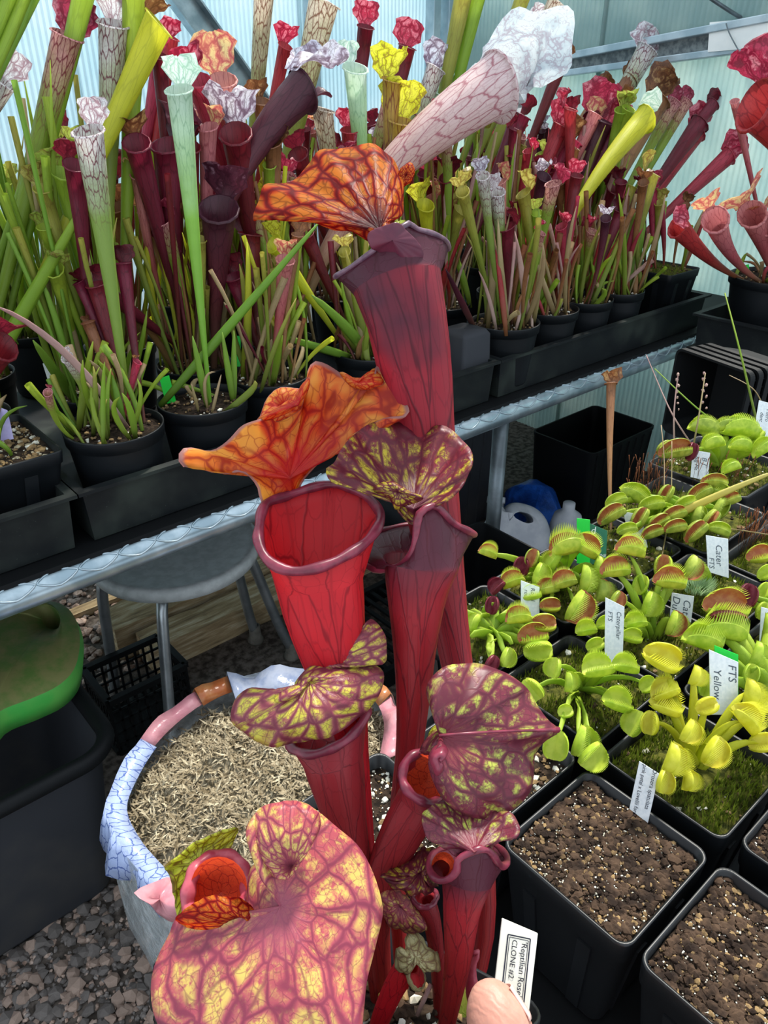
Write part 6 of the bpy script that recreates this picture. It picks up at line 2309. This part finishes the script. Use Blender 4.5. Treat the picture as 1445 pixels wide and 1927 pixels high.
for px, py, sz, z, th, op, kd in ((927, 1139, 36, .99, 80, (0, .9, .5), 'purple'), (976, 1168, 52, .985, 5, (0, .9, .4), 'red'), (1022, 1174, 50, .985, 0, (0, .3, .9), 'red'), (1003, 1198, 60, .98, 10, (0, .5, .9), 'red'), (1012, 1224, 56, .975, 5, (0, .1, 1), 'lime'), (896, 1172, 38, .985, 70, (-.7, .5, .4), 'lime'), (952, 1236, 40, .975, 70, (.4, .2, .9), 'lime'), (925, 1248, 34, .97, 60, None, 'purple')):
    ft_leaf('p6', px, py, sz, kd, z=z, th=th, open_=op, lw=.006)
t, c, half, at = FT['p6']
cr0 = T(930, 1203, .962)
for i in range(11):
    a = 2 * math.pi * i / 11 + .3
    tip = cr0 + Vector((math.cos(a), math.sin(a), 0)) * .038 + Z3 * (.012 + .012 * (i % 2))
    blade(t, cr0, tip, .0065, Z3 * .012, M['ft_leaf'], n=7, fold=.2, bluntness=.8)
for px, py, sz, z, th, op, kd in ((917, 1043, 38, 1.0, -20, (-.6, .7, .3), 'red'), (981, 1068, 42, .99, 80, (-.2, .2, .9), 'purple'), (937, 1106, 36, .985, 45, (-.5, .5, .6), 'purple'), (966, 1098, 48, .985, 20, (-.2, .7, .5), 'red'), (1014, 1080, 46, .995, 70, (.4, .5, .6), 'lime'),
                                  (1070, 1040, 74, 1.01, 12, (0, .9, .2), 'red'), (1098, 1034, 60, 1.012, -30, (.4, .4, .7), 'red'), (1062, 1098, 50, .995, 15, (.3, .7, .5), 'olive'), (1096, 1088, 56, .995, 80, (.6, .3, .5), 'lime'), (1084, 1140, 68, .985, 60, (.5, .3, .7), 'red'),
                                  (1030, 1112, 46, .985, 10, (.1, .8, .5), 'olive'), (1127, 1110, 46, .99, 80, (.7, .3, .4), 'olive'), (1044, 1060, 44, 1.0, 60, (-.5, .6, .4), 'lime'), (1002, 1050, 36, 1.0, 70, None, 'olive'), (1000, 1120, 40, .985, 10, None, 'lime'), (1120, 1065, 44, 1.0, 70, (.7, .3, .5), 'lime'), (1035, 1140, 40, .98, 0, (0, .3, .9), 'red')):
    ft_leaf('p7', px, py, sz, kd, z=z, th=th, open_=op, lw=.0042)
for px, py, sz, z, th, op, kd in ((1184, 1040, 58, 1.025, -12, (0, .8, .5), 'red'), (1157, 1076, 58, 1.01, 5, (0, .7, .7), 'red'), (1248, 1066, 46, 1.01, 80, (-.3, .3, .9), 'red'), (1258, 1098, 62, 1.005, -8, (0, .7, .7), 'red'), (1296, 1066, 50, 1.01, 60, (.6, .5, .4), 'olive'),
                                  (1220, 1136, 50, .99, 70, (.4, .6, .6), 'lime'), (1264, 1172, 52, .98, 70, (.5, .1, .9), 'red'), (1103, 1188, 42, .975, 10, (-.3, .7, .6), 'lime'), (1140, 1175, 36, .98, 10, None, 'lime'), (1196, 1176, 44, .98, 10, (0, .8, .5), 'lime'), (1188, 1200, 40, .975, -10, None, 'lime'), (1120, 1215, 36, .975, 20, None, 'lime'), (1160, 1130, 40, .995, 60, None, 'olive'), (1205, 1100, 40, 1.0, 70, None, 'lime')):
    ft_leaf('p8', px, py, sz, kd, z=z, th=th, open_=op, lw=.0034)
for px, py, sz, z, th, op, kd in ((1362, 1146, 84, .995, -8, (0, .5, .8), 'red'), (1364, 1172, 74, .99, -5, (0, .1, 1), 'purple'), (1358, 1198, 88, .985, -15, (.1, .9, .3), 'lime'), (1318, 1216, 76, .98, -20, (-.3, .9, .3), 'lime'), (1330, 1290, 44, .975, 70, None, 'lime'), (1420, 1230, 52, .985, 70, (.5, .6, .4), 'lime'), (1440, 1180, 56, .99, 80, (.5, .5, .5), 'lime'), (1412, 1268, 40, .98, 75, None, 'lime')):
    ft_leaf('p9', px, py, sz, kd, z=z, th=th, open_=op, lw=.007)
for px, py, sz, z, th, op, kd in ((1405, 1122, 50, .99, 70, (-.2, .3, .9), 'purple'), (1436, 1150, 36, .985, 60, None, 'lime'), (1440, 1112, 34, .99, 50, None, 'lime'), (1385, 1135, 30, .98, 70, None, 'purple')):
    ft_leaf('p9b', px, py, sz, kd, z=z, th=th, open_=op)
OLp = [(1160, 946, 44, 20), (1190, 936, 62, -35), (1151, 972, 58, 30), (1226, 954, 50, 10), (1253, 934, 46, 60), (1268, 972, 50, 20), (1317, 934, 54, 30), (1348, 932, 56, -30), (1352, 956, 48, 60), (1309, 970, 46, 70), (1336, 978, 44, 50), (1310, 1003, 54, 40), (1270, 996, 46, 10), (1342, 912, 50, -10), (1290, 950, 44, 20), (1240, 985, 46, 30), (1205, 978, 50, 60), (1228, 1005, 44, 20), (1350, 1000, 44, -20), (1372, 944, 44, 20), (1180, 1000, 40, 10)]
for px, py, sz, th in OLp:
    rg_ = random.Random(px)
    ft_leaf('p10', px, py, sz, rg_.choice(['olive', 'olivel', 'olive']), z=rg_.uniform(.985, 1.0), th=th, half_open=30, tooth=.16, lw=.006, crown=(rg_.uniform(-.5, .5), rg_.uniform(-.5, .5)))
for px, py, sz, th, op, kd in ((1269, 852, 64, 8, (0, .4, .9), 'olive'), (1321, 816, 60, -20, (0, .9, .3), 'olivel'), (1390, 822, 72, -12, (0, .9, .3), 'lime'), (1342, 842, 46, 15, (0, .9, .3), 'lime'), (1440, 850, 52, 30, (0, .8, .4), 'lime'), (1366, 816, 54, -10, (0, .9, .2), 'olivel'), (1392, 846, 44, -10, (0, .9, .3), 'lime'), (1376, 885, 38, 20, (.2, .8, .3), 'lime'), (1420, 822, 40, 40, None, 'lime'), (1300, 850, 36, 70, None, 'purple'), (1250, 845, 36, 40, None, 'olive')):
    ft_leaf('p11', px, py, sz, kd, z=.995, th=th, open_=op, half_open=34, tooth=.13, lw=.007)
ft_leaf('p12', 1428, 1048, 50, 'red', z=.985, th=10, open_=(0, .5, .8))
ft_leaf('p12', 1442, 1080, 36, 'lime', z=.98, th=30)
ft_leaf('p8b', 1300, 1000 + 62, 38, 'olive', z=1.0, th=60)
# hairy grey-green tuft in p8b
t, c, half, at = FT['p8b']
mb = MB()
rg = random.Random(4)
c0 = T(1308, 1112, .965)
for i in range(420):
    a, q = rg.uniform(0, 6.28), math.sqrt(rg.random()) * .016
    p0 = c0 + Vector((math.cos(a) * q, math.sin(a) * q, .004))
    tip = p0 + Vector((math.cos(a) * .006, math.sin(a) * .006, rg.uniform(.006, .014)))
    s = Vector((-math.sin(a), math.cos(a), 0)) * .0007
    mb.add([p0 - s, p0 + s, tip], [(0, 1, 2)])
M['tuft'] = mat_basic('grey_green_tuft', '#9bb98a', '#b9d0a4', 90, .8, .2, trans=.3)
mb.build('tuft', M['tuft'], t, smooth=False)['kind'] = 'stuff'
# rusty moss sporophytes
M['rust'] = mat_basic('rusty_stalk', '#5a3420', '#7e4c2c', 40, .7, .2)
for key, (x0, x1, y0, y1), nst in (('p12', (1385, 1450, 960, 1030), 70), ('p10', (1180, 1250, 855, 935), 60), ('p11', (1300, 1400, 860, 905), 30)):
    t, c, half, at = FT[key]
    mb = MB()
    for i in range(nst):
        p0 = T(rg.uniform(x0, x1), rg.uniform(y0 + 40, y1 + 25), .955)
        tip = p0 + Z3 * rg.uniform(.025, .05) + cv(rg.uniform(-.012, .012), 0)
        mb.tube([p0, p0.lerp(tip, .6) + cv(rg.uniform(-.002, .002), 0), tip], [.0002, .0002, .0006], 4)
    mb.build('sporophytes', M['rust'], t)['kind'] = 'stuff'

# a dead slim pitcher, flower stalks and straw leaves rising from the flytrap pots
t10 = FT['p10'][0]
add_pitcher(t10, 'brown', T(1150, 1010, .95), Q(1150, 722, 1.02), 9 * 1.02 / FPX, -120, r0=.0016, lean=95, hood_size=1.5, seed=3, ruff=.35, bow=cv(-.004, 0, 0), flare=1.6)


def stalk(parent, pts, r, mat, name='stalk', seg=6):
    mb = MB()
    ps = spline(pts, 18)
    rr = [r * (1 - .5 * i / 17) for i in range(18)]
    mb.tube(ps, rr, seg)
    return mb.build(name, mat, parent)


t11 = FT['p11'][0]
stalk(t11, [T(1270, 870, .95), Q(1268, 780, 1.13), Q(1276, 704, 1.14)], .0016, M['drypink'], 'flower_stalk')
stalk(t11, [T(1294, 885, .95), Q(1312, 800, 1.10), Q(1327, 702, 1.12)], .0016, M['dry'], 'flower_stalk')
stalk(t11, [T(1300, 835, .97), Q(1260, 770, 1.16), Q(1216, 668, 1.20)], .0013, M['drypink'], 'flower_stalk')
stalk(t11, [T(1395, 822, .98), Q(1320, 775, 1.15), Q(1232, 694, 1.20)], .0016, GL, 'flower_stalk')
stalk(t11, [T(1425, 800, .98), Q(1392, 660, 1.2), Q(1364, 552, 1.25)], .0020, GL, 'flower_stalk')
stalk(t11, [T(1445, 790, .98), Q(1420, 735, 1.2), Q(1372, 706, 1.22)], .0012, M['dry'], 'flower_stalk')
stalk(t10, [T(1230, 1130, .95), Q(1245, 1010, .96), Q(1250, 880, 1.0), Q(1244, 800, 1.02)], .0011, M['dry'], 'flower_stalk')
stalk(t10, [T(1245, 1050, .955), Q(1262, 940, .99), Q(1264, 830, 1.02)], .0010, M['dry'], 'flower_stalk')
for p_, q_ in (((1276, 704, 1.14), 6), ((1327, 702, 1.12), 7)):
    mb = MB()
    for i in range(7):
        cpt = Q(p_[0] + RNG.uniform(-3, 3) - 3 * (i % 2), p_[1] + i * 11, p_[2])
        blob(mb, cpt, .0028 - .0002 * i, RNG, 0, 1.3)
    mb.build('buds', M['drypink'], t11)['kind'] = 'stuff'
blade(t10, Q(1160, 1030, .935), Q(1462, 886, .90), .0052, Z3 * .012, M['straw'] if 'straw' in M else KIND['yellow'][0], name='straw_leaf', n=12, bluntness=.99)
stalk(t10, [Q(1445, 1006 - 0, .86), Q(1360, 994, .90), Q(1260, 990, .93)], .0008, M['dry'], 'straw')

# ------------------------------------------------------------------ labels
def tagplate(name, label, px, mat, texts=(), th=.0007, d=None, z=.95, cat='plant label', rot=True, lean=0.0, inkm='ink', group='plant labels'):
    """px: top-left, top-right, bottom-right, bottom-left pixels; the foot stands in the mix at height z"""
    bl, br = px[3], px[2]
    foot = T((bl[0] + br[0]) / 2, (bl[1] + br[1]) / 2, z)
    d0 = d or (foot - CAM).dot(FWD)
    tl_, tr2, br2, bl2 = [Q(p[0], p[1], d0 - (lean if i < 2 else 0)) for i, p in enumerate(px)]
    o = label_plate(name, tl_, tr2, br2, bl2, M[mat], th, .0003)
    dn_ = ((bl2 + br2) / 2 - (tl_ + tr2) / 2)
    hgt = dn_.length
    dn_.normalize()
    ac = (tr2 - tl_)
    wd = ac.length
    ac = (ac - dn_ * ac.dot(dn_)).normalized()
    tag(o, label, cat, group)
    # a stem hidden in the mix keeps the plate standing
    for body, fx, fy, sz in texts:
        if rot:
            text_on(o, body, tl_ + ac * (wd * fx) + dn_ * (hgt * fy), dn_, ac, sz * wd, M[inkm], .0006, shear=.25, name='handwriting')
        else:
            text_on(o, body, tl_ + ac * (wd * fx) + dn_ * (hgt * fy), ac, -dn_, sz * wd, M[inkm], .0006, shear=.1, name='lettering')
    return o


tagplate('plant_label', 'white label with two lines of small writing standing in the bare gritty pot', [(1203, 1432), (1240, 1456), (1219, 1549), (1184, 1522)], 'label', [('Drosera spatulata', .62, .10, .27), ('pink petal x Lovellii form', .18, .04, .25)], z=.957, inkm='ink_dark', lean=.010)
tagplate('plant_label', 'white label reading FTS Yellow among the yellow flytraps', [(1334, 1222), (1389, 1246), (1388, 1345), (1336, 1345)], 'label', [('FTS', .60, .25, .36), ('Yellow', .14, .32, .34)], z=.99)
tagplate('plant_label', 'bright green label tip showing behind the Yellow label', [(1344, 1214), (1389, 1232), (1389, 1340), (1344, 1340)], 'label_green', (), z=.985)
tagplate('plant_label', 'long white label reading Caterpillar FTS', [(1139, 1124), (1175, 1142), (1171, 1250), (1137, 1246)], 'label', [('Caterpillar', .55, .22, .30), ('FTS', .14, .22, .30)], z=.965)
tagplate('plant_label', 'white label with big handwritten Cat Dun, tilted, behind the peach traps', [(1264, 1115), (1306, 1122), (1300, 1172), (1260, 1160)], 'label', [('Cat', .56, .20, .46), ('Dun', .08, .10, .46)], z=.968)
tagplate('plant_label', 'white label reading Cater at the front of the mossy pot', [(1328, 1007), (1370, 1014), (1371, 1088), (1332, 1076)], 'label', [('Cater', .42, .25, .40), ('FTS', .10, .58, .32)], z=.965)
tagplate('plant_label', 'leaning white label crossed by the straw leaf tail', [(1172, 963), (1206, 968), (1219, 1031), (1186, 1020)], 'label', [('Crs', .5, .15, .34), ('FTS', .18, .3, .3)], z=.96)
tagplate('plant_label', 'white label with faint writing left of the peach flytraps', [(980, 1092), (1015, 1105), (1015, 1168), (980, 1164)], 'label', [('Royal', .5, .2, .30), ('red', .18, .25, .28)], z=.966)
tagplate('plant_label', 'white label reading BJ in the rear of the olive flytraps', [(1303, 847), (1336, 852), (1332, 905), (1299, 898)], 'label', [('B J', .58, .22, .40), ('Big Mt', .18, .2, .30)], z=.962)
tagplate('plant_label', 'white label at the upper right edge above the plump flytraps', [(1428, 753), (1460, 762), (1452, 832), (1416, 824)], 'label', [('Micro', .5, .2, .30), ('dent', .18, .3, .30)], z=.975)
tagplate('plant_label', 'narrow white label cut by the right edge beside green flytraps', [(1432, 1142), (1462, 1150), (1460, 1216), (1428, 1212)], 'label', [('Ca', .5, .5, .34)], z=.965)
tagplate('plant_label', 'plain bright green plastic label standing behind the peach flytraps', [(1085, 975), (1110, 978), (1110, 1062), (1085, 1060)], 'label_green', (), z=.965)
tagplate('plant_label', 'dark green printed tag with white lettering beside the bright green label', [(1108, 984), (1143, 999), (1139, 1066), (1106, 1060)], 'label_dkgreen', [('d', .10, .28, .5), ('oxo', .10, .55, .32), ('CITRINE', .1, .88, .22)], z=.962, rot=False, inkm='ink_white')
# rear bench labels
for lab, px, mt, z in (('green label leaning in the pot of thin green shoots', [(300, 712), (318, 706), (332, 757), (312, 760)], 'label_green', .92),
                       ('white tag in the round pot with maroon leaves', [(455, 645), (470, 641), (473, 690), (457, 692)], 'label', .92),
                       ('green tag partly hidden beside the white tag', [(444, 632), (453, 632), (453, 690), (446, 690)], 'label_green', .92),
                       ('lilac label in the square pot at the left edge', [(-12, 762), (14, 772), (26, 826), (-6, 834)], 'label_lilac', .92),
                       ('white tag among stems above the square pot', [(80, 684), (95, 680), (106, 716), (92, 722)], 'label', .92),
                       ('green tag behind the white-netted small pitcher', [(114, 700), (124, 696), (132, 728), (120, 732)], 'label_green', .92),
                       ('small blue tag deep among the left stems', [(254, 534), (264, 532), (270, 548), (258, 552)], 'label_blue', .92),
                       ('slim white tag behind the blunt green leaf', [(574, 556), (584, 552), (588, 605), (577, 608)], 'label', .92),
                       ('white tag under the small pots right of the tall pitcher', [(985, 555), (993, 553), (996, 585), (988, 588)], 'label', .92),
                       ('tiny green tag in the second far pot', [(1062, 518), (1070, 516), (1071, 545), (1063, 548)], 'label_green', .92),
                       ('tiny green tag in the squat pink pitcher pot', [(1399, 500), (1409, 497), (1410, 512), (1400, 514)], 'label_green', .96)):
    tagplate('plant_label', lab, px, mt, (), z=z)
